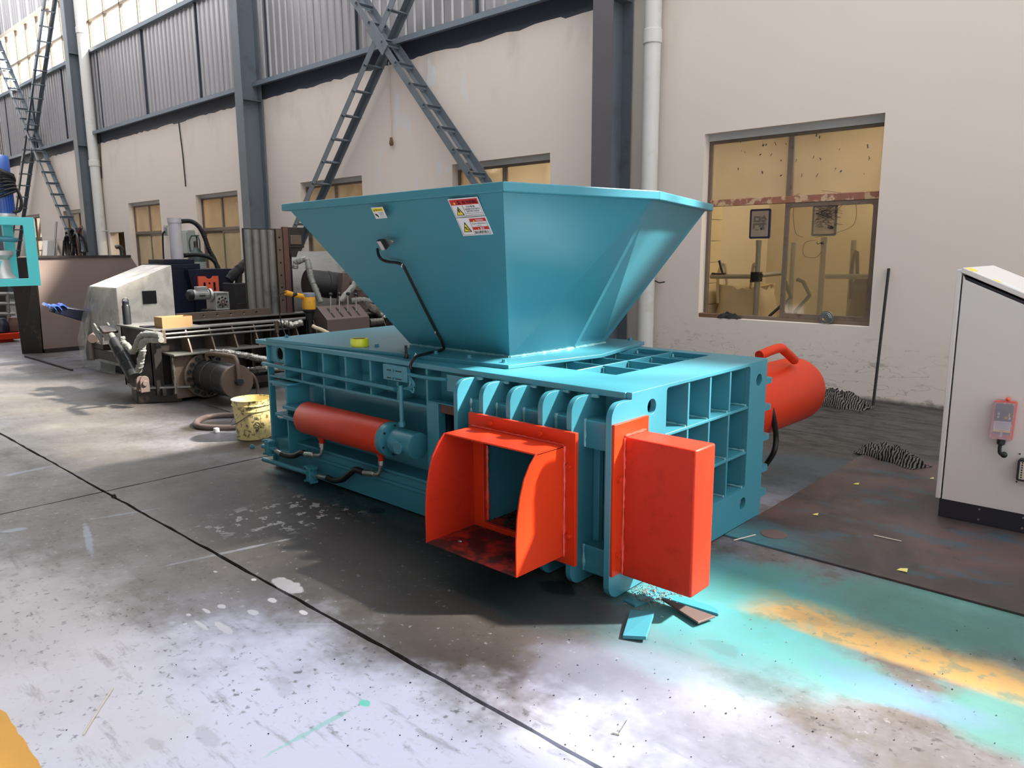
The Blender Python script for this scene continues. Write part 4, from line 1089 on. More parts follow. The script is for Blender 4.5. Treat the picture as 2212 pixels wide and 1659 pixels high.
ram = dp(MB().lathe((-7.846, CYf, CZf), (1, 0, 0), [(0, .17), (.17, .17), (.172, .174), (.18, .174), (.182, .17), (.40, .17), (.402, .175), (.415, .175), (.417, .17), (.62, .17), (.625, .166)], 48), 'ram_barrel', 'black_paint', bevel=0)
dp(MB().lathe((-7.222, CYf, CZf), (1, 0, 0), [(0, .172), (.035, .172), (.04, .168), (.04, .0)], 48, caps=False), 'ram_end_cap', 'raw_bronze', ram, bevel=0)
dp(MB().cyl((-7.182, CYf, CZf+.0), (-7.12, CYf, CZf+.0), .04, n=6), 'end_nut', 'black_paint', ram, bevel=.003)
hd = [px(448, 785, -7.75), px(448, 769, -7.72), px(505, 776, -7.3), px(514, 782, -7.22), px(517, 800, -7.18), (-7.15, CYf, CZf+.02)]
dp(MB().tube([(-7.75, CYf-.02, CZf+.16), (-7.75, CYf-.02, CZf+.235), (-7.28, CYf, CZf+.255), (-7.19, CYf, CZf+.23), (-7.16, CYf, CZf+.16), (-7.15, CYf, CZf+.03)], .024, n=12, smooth=5), 'transfer_pipe', 'raw_bronze', ram, bevel=0)
dp(MB().tube([px(455, 762, -7.75), px(490, 762, -7.6), px(530, 768, -7.55), px(580, 778, -7.45), px(640, 790, -7.4)], .035, n=14, smooth=14, jit=.22), 'foil_wrapped_hose', 'foil', bevel=0)
dp(MB().tube([px(470, 761, -7.76), px(452, 764, -7.78)], .03, n=12), 'hose_sleeve', 'raw_bronze', bevel=.003)
dp(MB().tube([px(534, 800, -7.6), px(580, 796, -7.4), px(640, 795, -7.3)], .032, n=14, smooth=14, jit=.22, seed=5), 'foil_wrapped_hose', 'foil', bevel=0)
dp(MB().tube([px(520, 800, -7.35), px(545, 810, -7.25), px(556, 835, -7.25), px(555, 865, -7.25)], .018, n=10, smooth=6), 'drain_hose', 'raw_brown', bevel=0)
# small tilted cylinder at the near end
def Q3(u, v, y=3.02): return py(190+u/7.9, 680+v/7.9, y)
t0, t1 = Q3(440, 430), Q3(800, 1080)
tc = dp(MB().lathe(t0, t1-t0, [(0, .05), (.03, .062), (.12, .066), (.19, .066), (.195, .071), (.25, .071), (.255, .067), (.36, .067), (.365, .072), (.4, .072), (.405, .067), ((t1-t0).length-.08, .067), ((t1-t0).length-.075, .073), ((t1-t0).length, .07)], 28), 'tilt_cylinder', 'black_paint', bevel=0)
dp(MB().tube([t0-(t1-t0)*.14, t0+(t1-t0)*.03], .035, n=14), 'cylinder_rod', 'raw_grey', tc, bevel=0)
for dx in (0, .07):
    c_ = Q3(900+dx*900, 1150)
    dp(MB().plate('x', c_.x-.01, c_.x+.012, arc(c_.y, c_.z+.02, .045, 0, 180, 8)+[(c_.y-.045, .16), (c_.y+.045, .16)]), 'clevis_lug', 'raw_brown', tc, bevel=.003)
c_ = Q3(870, 1140); dp(MB().cyl(c_+V((-.05, 0, 0)), c_+V((.17, 0, 0)), .028, n=16), 'clevis_pin', 'raw_brown', tc, bevel=.003)
a0, a1 = Q3(280, 260, 3.1), Q3(370, 420, 3.1)
for dy in (-.09, .05):
    dp(MB().bar(Q3(240, 190, 3.1)+V((0, dy, 0)), Q3(400, 440, 3.1)+V((0, dy, 0)), .025, .10, (1, 0, 0)), 'lever_arm', 'raw_grey', bevel=.01)
dp(MB().bar(Q3(310, 200, 3.08), Q3(390, 300, 3.08), .16, .03, (1, 0, 0)), 'lever_bridge', 'raw_dark', bevel=.004)
c_ = Q3(90, 390, 3.1); dp(MB().cyl(c_+V((-.1, .06, 0)), c_+V((.12, -.05, 0)), .055, n=20), 'pivot_shaft', 'raw_brown', bevel=.006)
c_ = Q3(140, 390, 3.1); dp(MB().box(c_.x-.14, c_.x+.25, c_.y-.02, c_.y+.2, c_.z-.12, c_.z-.06), 'pivot_base', 'raw_dark')
a_ = Q3(120, 590, 3.1); b_ = Q3(560, 860, 3.1)
dp(MB().box(a_.x-.1, a_.x+.02, 3.06, 3.2, b_.z, a_.z+.1), 'arm_post', 'raw_brown', bevel=.006)
dp(MB().box(a_.x, DX1-.5, 3.08, 3.2, b_.z+.02, a_.z+.02), 'arm_beam', 'raw_dark', bevel=.006)
dp(MB().tube([Q3(580, 370), Q3(600, 470), Q3(680, 540), Q3(760, 630), Q3(820, 530), Q3(880, 400), Q3(980, 330), Q3(1240, 350)], .03, n=12, smooth=8, jit=.3, seed=3), 'wrapped_hose', 'wrap_grey', bevel=0)
dp(MB().tube([Q3(1250, 430), Q3(1000, 430), Q3(930, 520), Q3(930, 640), Q3(900, 760), Q3(890, 860), Q3(860, 940)], .032, n=12, smooth=8, jit=.3, seed=4), 'wrapped_hose', 'wrap_grey', bevel=0)
# raised lid with grooves
LX = -8.86
lid = dp(MB().box(LX-.06, LX-.03, 4.73, 5.39, DZ, 1.86), 'lid', 'raw_dark')
for k in range(4):
    y0 = 4.74+k*.105
    pr = [(LX-.03, y0+.002), (LX, y0+.02), (LX+.012, y0+.052), (LX, y0+.085), (LX-.03, y0+.103)]
    MB().plate('z', DZ, 1.845, pr).build('lid_slat', 'raw_grey', lid, 60)
dp(MB().plate('x', LX-.03, LX+.005, rect(5.165, 5.25, DZ, 1.85), [circ(5.205, .95+.16*k, .013, 12) for k in range(6)]), 'bolt_strip', 'raw_bronze', lid, 0, .002)
dp(MB().box(LX-.03, LX+.02, 5.255, 5.33, DZ, 1.885), 'edge_strip', 'rust', lid, 0, .003)
dp(MB().box(LX-.14, LX+.03, 5.33, 5.55, 1.62, 1.88), 'lid_bracket', 'steel_dark', lid, 0, .006)
dp(MB().box(LX-.02, LX+.05, 5.34, 5.5, 1.66, 1.78), 'bracket_box', 'raw_bronze', lid, 0, .006)
dp(MB().hexa([(LX-.1, 5.36, 1.5), (LX-.0, 5.36, 1.5), (LX-.0, 5.44, 1.5), (LX-.1, 5.44, 1.5), (LX-.1, 5.34, 1.64), (LX, 5.34, 1.64), (LX, 5.5, 1.64), (LX-.1, 5.5, 1.64)]), 'bracket_gusset', 'steel_dark', lid, 0, 0)
# valve lever console at the rear
def Q5(u, v, x): return px(600+u/6.38, 480+v/6.38, x)
XV = -7.7
bl, br_ = Q5(690, 1500, XV), Q5(1265, 1420, XV); fl_, fr = Q5(680, 1345, XV), Q5(1262, 1305, XV); tl, tr = Q5(560, 1150, XV-.28), Q5(1170, 1130, XV-.28)
yA, yB, zA, zB = fl_.y, fr.y, (fl_.z+fr.z)/2, (tl.z+tr.z)/2
vb = dp(MB().plate('y', yA, yB, [(XV, .0), (XV, zA), (XV-.2, zB), (XV-.34, zB), (XV-.34, 0)]), 'valve_console', 'raw_brown', bevel=.003)
sl = V((-.2, 0, zB-zA)).normalized(); nn = V((zB-zA, 0, .2)).normalized()
for k in range(4):
    yy = yA+(yB-yA)*(.2+.2*k); c_ = V((XV-.1, yy, (zA+zB)/2))
    MB().obox(c_+nn*.001, sl*.085, V((0, .012, 0)), nn*.002).build('lever_slot', 'rubber', vb, 0)
    dp(MB().cyl(c_, c_+V((.0, .01, .21-.02*(k == 3))), .009, n=10), 'lever', 'steel', vb, bevel=0)
    MB().ball(c_+V((0, .011, .22-.02*(k == 3))), .024).build('lever_knob', 'black_plastic', vb)
# cylinders behind the lid
dp(MB().lathe(V((-8.5, 5.35, 1.18)), (.12, 1, -.12), [(0, .17), (.25, .17), (.255, .178), (.3, .178), (.305, .17), (.42, .17)], 28), 'rear_cylinder', 'black_paint', bevel=0)
dp(MB().lathe(V((-8.42, 5.95, 1.06)), (.16, 1, -.25), [(0, .19), (1.5, .19), (1.52, .17)], 28), 'rear_cylinder', 'black_paint', bevel=0)
dp(MB().hexa([(-8.3, 5.62, .78), (-8.2, 5.62, .78), (-8.2, 6.1, .78), (-8.3, 6.1, .78), (-8.3, 5.7, 1.3), (-8.2, 5.7, 1.3), (-8.2, 6.0, 1.3), (-8.3, 6.0, 1.3)]), 'trunnion_plate', 'raw_brown', bevel=.004)
dp(MB().cyl((-8.2, 5.87, 1.15), (-8.12, 5.87, 1.15), .085, n=20), 'trunnion_cap', 'raw_brown', bevel=.006)
dp(MB().tube([Q5(240, 640, -8.4), Q5(250, 560, -8.4), Q5(320, 525, -8.35), Q5(400, 520, -8.3), Q5(430, 640, -8.25), Q5(470, 800, -8.2), Q5(530, 950, -8.15), Q5(590, 1110, -8.1)], .036, n=12, smooth=8, jit=.25, seed=8), 'wrapped_hose', 'wrap_grey', bevel=0)
dp(MB().tube([Q5(1080, 830, -7.95), Q5(1000, 940, -7.95), Q5(920, 1020, -7.95), Q5(860, 1100, -7.95)], .04, n=12, smooth=8, jit=.25, seed=9), 'wrapped_hose', 'wrap_grey', bevel=0)
dp(MB().tube([Q5(700, 745, -8.6), Q5(830, 745, -8.6), Q5(960, 700, -8.6)], .035, n=10, smooth=6, jit=.3), 'wrapped_hose', 'rubber', bevel=0)
dp(MB().tube([Q5(770, 780, -8.5), Q5(1020, 835, -8.5)], .022, n=8), 'rod', 'rubber', bevel=0)
dp(MB().tube([Q5(1000, 1090, -8.0), Q5(1150, 1070, -8.0), Q5(1290, 1090, -8.0)], .035, n=12, smooth=8, jit=.3, seed=2), 'wrapped_hose', 'wrap_grey', bevel=0)
dp(MB().tube([Q5(1220, 1150, -7.9), Q5(1400, 1250, -7.9), Q5(1450, 1310, -7.9)], .05, n=12, smooth=6, jit=.4, seed=2), 'wrapped_hose', 'foil', bevel=0)
dp(MB().tube([Q5(1260, 1380, -7.8), Q5(1440, 1360, -7.8)], .04, n=12, smooth=0, jit=.3, seed=6), 'wrapped_hose', 'foil', bevel=0)
dp(MB().tube([Q5(0, 1400, -7.9), Q5(120, 1400, -7.9), Q5(200, 1420, -7.9), Q5(330, 1380, -7.9)], .04, n=12, smooth=8, jit=.35, seed=11), 'wrapped_hose', 'foil', bevel=0)
dp(MB().box(-8.1, -7.6, 5.2, 7.4, .0, .5), 'rear_base', 'raw_dark', bevel=0)
dp(MB().tube([Q5(480, 1430, -7.6), Q5(540, 1460, -7.55), Q5(600, 1480, -7.5), Q5(700, 1530, -7.45)], .022, n=10, smooth=6), 'braided_hose', 'sack', bevel=0)

# tank under plastic behind it
tk = tag(lift(MB().lathe(V((-10.6, 6.1, .9)), (.25, 1, 0), [(0, .35), (.1, .62), (.3, .68), (1.4, .68), (1.6, .6), (1.65, .3)], 40).tube([(-10.6, 6.6, .25), (-10.5, 7.2, .25)], .25, n=10).build('wrapped_tank', 'tarp')), 'grey crumpled plastic covering a round tank behind the raised lid', 'tank')

# things on the dark baler
p = px(275, 697, -8.83); p.z = DZ
b_ = thing('drink_bottle', (p.x, p.y, DZ), 'slim black drink bottle with loop cap on the dark baler corner', 'bottle')
MB().lathe((p.x, p.y, DZ), (0, 0, 1), [(0, .038), (.004, .042), (.2, .042), (.215, .036), (.22, .034)], 24).build('bottle_body', 'black_plastic', b_)
MB().lathe((p.x, p.y, DZ+.22), (0, 0, 1), [(0, .035), (.035, .035), (.04, .03)], 24).build('cap', 'black_plastic', b_)
MB().tube([(p.x, p.y-.03, DZ+.245), (p.x, p.y-.028, DZ+.275), (p.x, p.y, DZ+.29), (p.x, p.y+.028, DZ+.275), (p.x, p.y+.03, DZ+.245)], .005, n=8, smooth=4).build('carry_loop', 'black_plastic', b_)
p = px(366, 706, -8.12); y0 = px(336, 700, -8.1).y
c_ = thing('cardboard_box', (-8.12, 3.5, DZ), 'small open cardboard box on the dark baler top', 'box')
x0, x1, y0, y1, z1 = -8.22, -8.02, 3.30, 3.62, DZ+.115
for a in ((x0, x1, y0, y0+.005), (x0, x1, y1-.005, y1), (x0, x0+.005, y0+.005, y1-.005), (x1-.005, x1, y0+.005, y1-.005)):
    MB().box(a[0], a[1], a[2], a[3], DZ, z1).build('box_wall', 'cardboard', c_, 0)
MB().box(x0+.005, x1-.005, y0+.005, y1-.005, DZ, DZ+.006).build('box_bottom', 'cardboard', c_, 0)
p = px(318, 703, -8.4); tag(lift(MB().box(-8.42, -8.25, 3.22, 3.36, DZ, DZ+.012).build('steel_flat', 'steel_dark', None, 0)), 'thin dark steel flat lying beside the cardboard box', 'plate')
# core drill standing on the baler
dr = thing('power_drill', (-7.86, 4.5, .525), 'yellow corded power drill standing upright on the dark baler edge', 'drill')
c_ = px(667, 653, -7.86); c_ = V((c_.x, c_.y, 0))
def zat(v, u=667): return px(u, v, -7.86).z
zz = [zat(v) for v in (712, 682, 668, 640, 632, 624)]
MB().lathe((c_.x, c_.y, .525), (0, 0, 1), [(0, .018), (.1, .02), (.1, .03), (zz[1]-.6, .03), (zz[1]-.56, .045), (zz[2]-.56, .055)], 20).build('chuck', 'black_plastic', dr)
MB().lathe((c_.x, c_.y, zz[2]-.01), (0, 0, 1), [(0, .05), (.01, .074), (.03, .078), (zz[3]-zz[2]-.0, .076), (zz[3]-zz[2]+.005, .074)], 24).build('motor_housing', 'tool_yellow', dr)
MB().lathe((c_.x, c_.y, zz[3]-.004), (0, 0, 1), [(0, .077), (.03, .078), (.045, .07), (.05, .0)], 24, caps=False).build('end_cap', 'sticker_grey', dr)
MB().lathe((c_.x, c_.y, zz[2]-.05), (0, 0, 1), [(0, .045), (.02, .07), (.05, .078)], 24).build('gear_housing', 'black_plastic', dr)
h0, h1 = px(652, 640, -7.86), px(617, 632, -7.86)
MB().tube([h0+V((0, .03, -.02)), h0, (h0+h1)/2+V((0, 0, -.005)), h1], .03, n=14, smooth=4).build('handle', 'tool_yellow', dr)
MB().tube([(h0+h1)/2+V((0, .03, -.002)), (h0+h1)/2+V((0, -.03, -.002))], .032, n=14).build('handle_grip', 'black_plastic', dr)
MB().tube([h1, px(606, 634, -7.86), px(601, 650, -7.86), px(606, 690, -7.84), px(612, 712, -7.8), px(620, 730, -7.75)], .007, n=8, smooth=6).build('power_cord', 'rubber', dr)

# ------------------------------------------------------------------ plastic-wrapped console, brown plate box, blue press
W = thing('wrapped_console', (-10.6, 4.0, 0), 'control console with sloping top wrapped in clear plastic film', 'console')
x0, x1 = -11.25, -10.3; yl, yh = 3.70, 4.42; zl, zh = 1.125, 1.40
def wrapmesh(name, pts, nu, nv, amp, seed, mat):
    r = random.Random(seed); P = [V(p) for p in pts]; nrm = (P[1]-P[0]).cross(P[3]-P[0]).normalized(); mb = MB(); vs_ = []
    for j in range(nv+1):
        for i in range(nu+1):
            a, b = i/nu, j/nv
            q = P[0]*(1-a)*(1-b)+P[1]*a*(1-b)+P[2]*a*b+P[3]*(1-a)*b
            w_ = 0 if i in (0, nu) or j in (0, nv) else r.uniform(-amp, amp)
            vs_.append(q+nrm*w_)
    mb.add(vs_, [(j*(nu+1)+i, j*(nu+1)+i+1, (j+1)*(nu+1)+i+1, (j+1)*(nu+1)+i) for j in range(nv) for i in range(nu)])
    return mb.build(name, mat, W, 60, fix=False)
A = [(x0, yl, .1), (x1, yl, .1), (x1, yh, .1), (x0, yh, .1), (x0, yl, zl), (x1, yl, zl), (x1, yh, zh), (x0, yh, zh)]
wrapmesh('film_front', [A[0], A[1], A[5], A[4]], 10, 12, .012, 1, 'plastic_wrap')
wrapmesh('film_side', [A[1], A[2], A[6], A[5]], 10, 12, .012, 2, 'plastic_wrap')
wrapmesh('film_top', [A[4], A[5], A[6], A[7]], 12, 8, .008, 3, 'plastic_wrap')
wrapmesh('film_rear', [A[2], A[3], A[7], A[6]], 6, 6, .01, 4, 'plastic_wrap')
wrapmesh('film_side', [A[3], A[0], A[4], A[7]], 6, 6, .01, 5, 'plastic_wrap')
wrapmesh('loose_film', [(x0-.55, yl-.05, .35), (x0+.1, yl-.22, .02), (x0+.2, yl-.01, zl), (x0-.02, yl-.01, zl)], 8, 10, .02, 6, 'plastic_drape')
wrapmesh('loose_film', [(x0-.1, yl-.15, .02), (x1+.02, yl-.12, .02), (x1+.01, yl-.012, zl-.01), (x0-.01, yl-.012, zl-.01)], 10, 12, .025, 7, 'plastic_drape')
MB().box(x0+.03, x1-.03, yl+.03, yh-.03, 0, .1).build('plinth', 'plinth', W, 0)
c_ = px(322, 642, x1); MB().box(x1+.012, x1+.02, c_.y-.09, c_.y+.09, c_.z-.085, c_.z+.085).build('display', 'black_plastic', W, 0, .003)

K = thing('steel_bin', (-14, 4.5, 0), 'tall brown sheet steel bin with a dark sloping end behind the wrapped console', 'bin')
a0, a1, a2, a3 = px(94, 752, -13.6), px(160, 746, -13.6), px(77, 562, -13.6), px(282, 560, -13.6)
yR = 6.0
MB().hexa([(-14.9, a0.y+.1, .06), (-13.6, a0.y, .06), (-13.6, yR, .06), (-14.9, yR, .06), (-14.9, a2.y+.1, 1.52), (-13.6, a2.y, 1.52), (-13.6, a3.y, 1.52), (-14.9, a3.y, 1.52)]).build('bin_body', 'bin_brown', K, 0, .008)
e0, e1, e2, e3 = pz(48, 764), px(91, 757, -13.59), px(77, 562, -13.59), px(19, 562, -13.95)
e2.z = e3.z = 1.51; e1.z = .0; bk_ = V((-.35, .12, 0))
MB().hexa([e0, e1, e1+bk_, e0+bk_, e3, e2, e2+bk_, e3+bk_]).build('end_panel', 'raw_dark', K, 0, .008)
MB().box(-14.8, -13.56, a0.y, 5.6, .0, .06).build('bottom_rail', 'raw_dark', K, 0)
# top lip of the bin
MB().box(-13.63, -13.57, a2.y, a3.y, 1.50, 1.535).build('top_lip', 'raw_dark', K, 0)
fg = thing('door_stop', (-13.65, px(264, 553, -13.65).y, 1.535), 'small dark hook shaped fitting on the brown bin edge', 'fitting'); q0 = fg.location
MB().tube([q0, q0+V((0, .0, .09)), q0+V((0, -.04, .14)), q0+V((0, -.09, .13))], .035, n=10, smooth=4).build('hook', 'steel_dark', fg)
# blue padded part leaning on the bin
XB_ = -11.9
bp = thing('blue_guard', (XB_-.2, 4.1, 0), 'dark blue machine guard with crumpled bright blue film sticking out left of the wrapped console', 'guard')
g_ = [px(u, v, XB_) for u, v in ((104, 672), (195, 700), (195, 672), (128, 661))]
MB().hexa([g_[0], g_[1], g_[1]+V((-.35, .1, 0)), g_[0]+V((-.35, .1, 0)), g_[3], g_[2], g_[2]+V((-.35, .1, 0)), g_[3]+V((-.35, .1, 0))]).build('guard_shell', 'blue_paint', bp, 0, .012)
MB().box(XB_-.3, XB_-.2, g_[1].y+.0, g_[1].y+.08, 0, g_[1].z+.06).build('guard_leg', 'raw_dark', bp, 0)
rr = random.Random(9)
for k, (u0, v0, u1, v1) in enumerate(((96, 658, 108, 664), (104, 660, 122, 668), (116, 661, 134, 668), (128, 660, 146, 664))):
    a_, b_ = px(u0, v0, XB_+.03), px(u1, v1, XB_+.03); w_ = V((-.3, .05, .0))
    n_ = 6; vs_ = []
    for i in range(n_+1):
        for j in range(5):
            vs_.append(a_+(b_-a_)*(i/n_)+w_*(j/4)+V((0, 0, .035*math.sin(i/n_*3.14)+rr.uniform(-.004, .004))))
    N = len(vs_); vs_ += [q+V((0, 0, -.02)) for q in vs_]
    fs = [(i*5+j, i*5+j+1, i*5+j+6, i*5+j+5) for i in range(n_) for j in range(4)]; fs += [tuple(N+q for q in reversed(f)) for f in fs]
    ring = [i*5 for i in range(n_+1)]+[n_*5+j for j in range(1, 5)]+[i*5+4 for i in range(n_-1, -1, -1)]+[j for j in range(3, 0, -1)]
    fs += [(ring[q], ring[(q+1) % len(ring)], N+ring[(q+1) % len(ring)], N+ring[q]) for q in range(len(ring))]
    MB().add(vs_, fs).build('film_fold', 'blue_bright', bp, 60)

U = thing('blue_press', (-13, 6.2, 0), 'dark blue hydraulic machine with a tall lilac cylinder behind the wrapped console', 'machine')
XU = -12.6
def up_(u, v, x=XU): return px(u, v, x)
y0, y1 = up_(362, 600).y, up_(470, 600).y
MB().box(XU-1.0, XU-.05, y0, y1, 0, up_(400, 582).z).build('machine_body', 'blue_paint', U, 0, .01)
h = [up_(400, 582), up_(496, 580), up_(487, 640), up_(415, 640)]
MB().hexa([h[3]+V((.1, 0, 0)), h[2]+V((.1, 0, 0)), h[2]+V((-.7, 0, 0)), h[3]+V((-.7, 0, 0)), h[0]+V((.1, 0, 0)), h[1]+V((.1, 0, 0)), h[1]+V((-.9, 0, 0)), h[0]+V((-.9, 0, 0))]).build('machine_hopper', 'blue_paint', U, 0, .006)
MB().box(XU-.7, XU-.0, h[3].y+.05, h[2].y-.05, 0, h[3].z).build('machine_base', 'blue_paint', U, 0)
for v0, v1, e in ((570, 582, .3), (560, 570, .2)):
    c_ = up_(385, v1); MB().box(XU-.7, XU-.05, c_.y-e, c_.y+e+.1, c_.z, up_(385, v0).z).build('head_block', 'blue_paint', U, 0, .008)
c_ = up_(383, 560, XU-.35); ct = up_(376, 471, XU-.35)
MB().lathe((XU-.35, c_.y, c_.z), (0, 0, 1), [(0, .105), (ct.z-c_.z-.08, .105), (ct.z-c_.z-.08, .115), (ct.z-c_.z, .115)], 28).build('lift_cylinder', 'grey_paint', U)
hx = XU-.3
MB().tube([px(391, 478, hx), px(412, 478, hx), px(428, 488, hx), px(440, 508, hx), px(452, 540, hx), px(463, 560, hx), px(470, 580, hx)], .035, n=10, smooth=16, ring=.16).build('corrugated_hose', 'rubber', U)
MB().tube([px(397, 552, hx), px(420, 550, hx), px(445, 553, hx), px(462, 563, hx), px(473, 582, hx)], .035, n=10, smooth=16, ring=.16).build('corrugated_hose', 'rubber', U)
MB().tube([px(391, 478, hx), px(402, 478, hx)], .03, n=10).build('hose_fitting', 'tool_yellow', U)
# orange plate on the hopper
F_ = [px(431, 597, XU+.12), px(471, 595, XU+.12), px(476, 632, XU+.12), px(438, 634, XU+.12)]
yy0, yy1, zz0, zz1 = F_[0].y, F_[1].y, F_[2].z, F_[0].z
ym = (yy0+yy1)/2; wv = yy1-yy0
top = [(yy1, zz1), (ym+wv*.24, zz1)]+arc(ym, zz1+.02, wv*.2, -20, -160, 8)+[(ym-wv*.24, zz1), (yy0, zz1)]
OP = MB().plate('x', XU+.11, XU+.125, [(yy0, zz0-.03), (yy1, zz0-.03)]+top, [rrect(ym-wv*.33, ym-wv*.2, zz0+.03, zz1-.1, wv*.06), rrect(ym+wv*.2, ym+wv*.33, zz0+.03, zz1-.1, wv*.06), circ(ym, (zz0+zz1)/2+.02, .018, 12)]).build('motor_plate', 'orange', U, 0)
MB().box(XU+.1, XU+.15, yy0-.035, yy0, zz0, zz1).build('plate_flange', 'orange', U, 0, .004)
# gear motor
G = thing('gear_motor', (-11.4, 5.0, 0), 'silver electric motor with square worm gearbox on a dark stand before the blue machine', 'motor')
XG = -11.2
def gp(u, v): return px(380+u/11.06, 540+v/11.06, XG)
m0, m1 = gp(270, 1080), gp(800, 1060)
rM = (gp(560, 950).z-gp(560, 1190).z)/2
dirm = (m1-m0); L = dirm.length
MB().lathe(m0, dirm, [(0, rM*.8), (.03, rM*1.1), (L*.22, rM*1.15), (L*.24, rM)], 28).build('fan_cowl', 'black_plastic', G)
mbm = MB()
mbm.lathe(m0+dirm*.22, dirm, [(0, rM*1.02), (L*.1, rM*1.02), (L*.1, rM*.86), (L*.66, rM*.86), (L*.66, rM*1.0), (L*.7, rM*1.0)], 28); mbm.build('motor_body', 'alu', G)
for k in range(16):
    a_ = 2*math.pi*k/16; o_ = V((math.cos(a_), 0, math.sin(a_)))*rM*.93
    MB().bar(m0+dirm*.32+o_, m0+dirm*.86+o_, .008, rM*.16, o_).build('cooling_fin', 'alu', G, 0)
c_ = gp(600, 920); MB().box(XG-.06, XG+.05, c_.y-.08, c_.y+.08, c_.z-.04, c_.z+.03).build('terminal_box', 'alu', G, 0, .006)
MB().box(XG+rM*.9, XG+rM*.98, gp(515, 1080).y, gp(655, 1080).y, gp(560, 1105).z, gp(560, 1055).z).build('name_plate', 'black_plastic', G, 0)
c1 = gp(780, 1080); MB().lathe(c1, dirm, [(0, rM*1.35), (.03, rM*1.4), (.04, rM*1.1)], 28).build('motor_flange', 'alu', G)
ga, gb_ = gp(850, 1010), gp(1200, 1415)
gy0, gy1, gz0, gz1 = ga.y, gb_.y, gb_.z, ga.z
gc = ((gy0+gy1)/2, (gz0+gz1)/2-.01); rg = (gy1-gy0)*.42
MB().box(XG-.2, XG+.09, gy0, gy1, gz0, gz1).build('gearbox', 'alu', G, 0, .01)
MB().plate('x', XG+.09, XG+.12, rect(gy0, gy1, gz0, gz1), [rect(gy0+.02, gy1-.02, gz0+.02, gz1-.02)]).build('gearbox_rim', 'alu', G, 0, .003)
MB().lathe((XG+.09, gc[0], gc[1]), (1, 0, 0), [(0, rg), (.02, rg), (.02, rg*.55), (.045, rg*.5), (.045, rg*.42)], 28).build('output_hub', 'alu', G)
MB().lathe((XG+.13, gc[0], gc[1]), (1, 0, 0), [(0, rg*.42), (.01, rg*.42), (.01, rg*.2), (-.03, rg*.2)], 24).build('oil_seal', 'rust', G)
for k in range(8):
    a_ = 2*math.pi*k/8; MB().cyl((XG+.11, gc[0]+rg*.75*math.cos(a_), gc[1]+rg*.75*math.sin(a_)), (XG+.122, gc[0]+rg*.75*math.cos(a_), gc[1]+rg*.75*math.sin(a_)), .016, n=6).build('hub_bolt', 'steel_dark', G, 0)
MB().box(XG-.3, XG+.06, gy0-.05, gy1+.05, gz0-.03, gz0).build('stand_top', 'raw_dark', G, 0)
for yy in (gy0, gy1-.05): MB().box(XG-.28, XG+.02, yy, yy+.05, 0, gz0-.03).build('stand_leg', 'raw_dark', G, 0)
# black boxes and pipes right of it
db = thing('dark_cabinet', (-11.3, 5.6, 0), 'low black steel cabinet between gear motor and grooved lid', 'cabinet')
y0, y1 = px(508, 640, -11.3).y, px(545, 640, -11.3).y
MB().box(-11.7, -11.3, y0, y1, 0, px(520, 612, -11.3).z).build('cabinet_body', 'black_paint', db, 0, .01)
MB().box(-11.299, -11.29, y0+.02, y1-.02, .25, px(520, 655, -11.3).z).build('cabinet_door', 'steel_dark', db, 0, .004)
bpipe = thing('wrapped_pipe', (-11.5, 5.5, 0), 'dark wrapped pipe bending up behind the black cabinet', 'pipe')
MB().tube([px(494, 605, -11.6), px(510, 588, -11.6), px(525, 575, -11.6), px(545, 560, -11.6)], .08, n=12, smooth=6, jit=.2).build('pipe_run', 'cloth_black', bpipe)
MB().tube([px(516, 580, -11.6), px(515, 614, -11.6), (-11.6, px(515, 614, -11.6).y, 0)], .055, n=12).build('pipe_leg', 'cloth_black', bpipe)
# gas cylinder near the wall
g_ = py(428, 600, 7.3)
gcx = g_.x; gs = thing('gas_cylinder', (gcx, 7.3, 0), 'grey gas cylinder with dark shoulder and valve guard by the wall', 'gas cylinder')
zs = py(428, 553, 7.3).z; zt = py(428, 527, 7.3).z
MB().lathe((gcx, 7.3, 0), (0, 0, 1), [(0, .17), (.01, .18), (zs-.12, .18)], 28).build('cylinder_body', 'gas_grey', gs)
MB().lathe((gcx, 7.3, zs-.12), (0, 0, 1), [(0, .181), (.1, .178), (.2, .13), (.26, .07), (.3, .05)], 28).build('shoulder', 'gas_dark', gs)
MB().lathe((gcx, 7.3, zs+.18), (0, 0, 1), [(0, .045), (.12, .04), (.14, .02)], 12).build('valve', 'steel_dark', gs)
for k in range(3):
    a_ = 2*math.pi*k/3+.3; MB().tube([(gcx+.11*math.cos(a_), 7.3+.11*math.sin(a_), zs+.06), (gcx+.12*math.cos(a_), 7.3+.12*math.sin(a_), zs+.3), (gcx+.06*math.cos(a_), 7.3+.06*math.sin(a_), zs+.42)], .016, n=8, smooth=3).build('guard_bar', 'gas_dark', gs)
MB().tube([(gcx+.07*math.cos(k*math.pi/6), 7.3+.07*math.sin(k*math.pi/6), zs+.42) for k in range(13)], .014, n=8).build('guard_ring', 'gas_dark', gs)
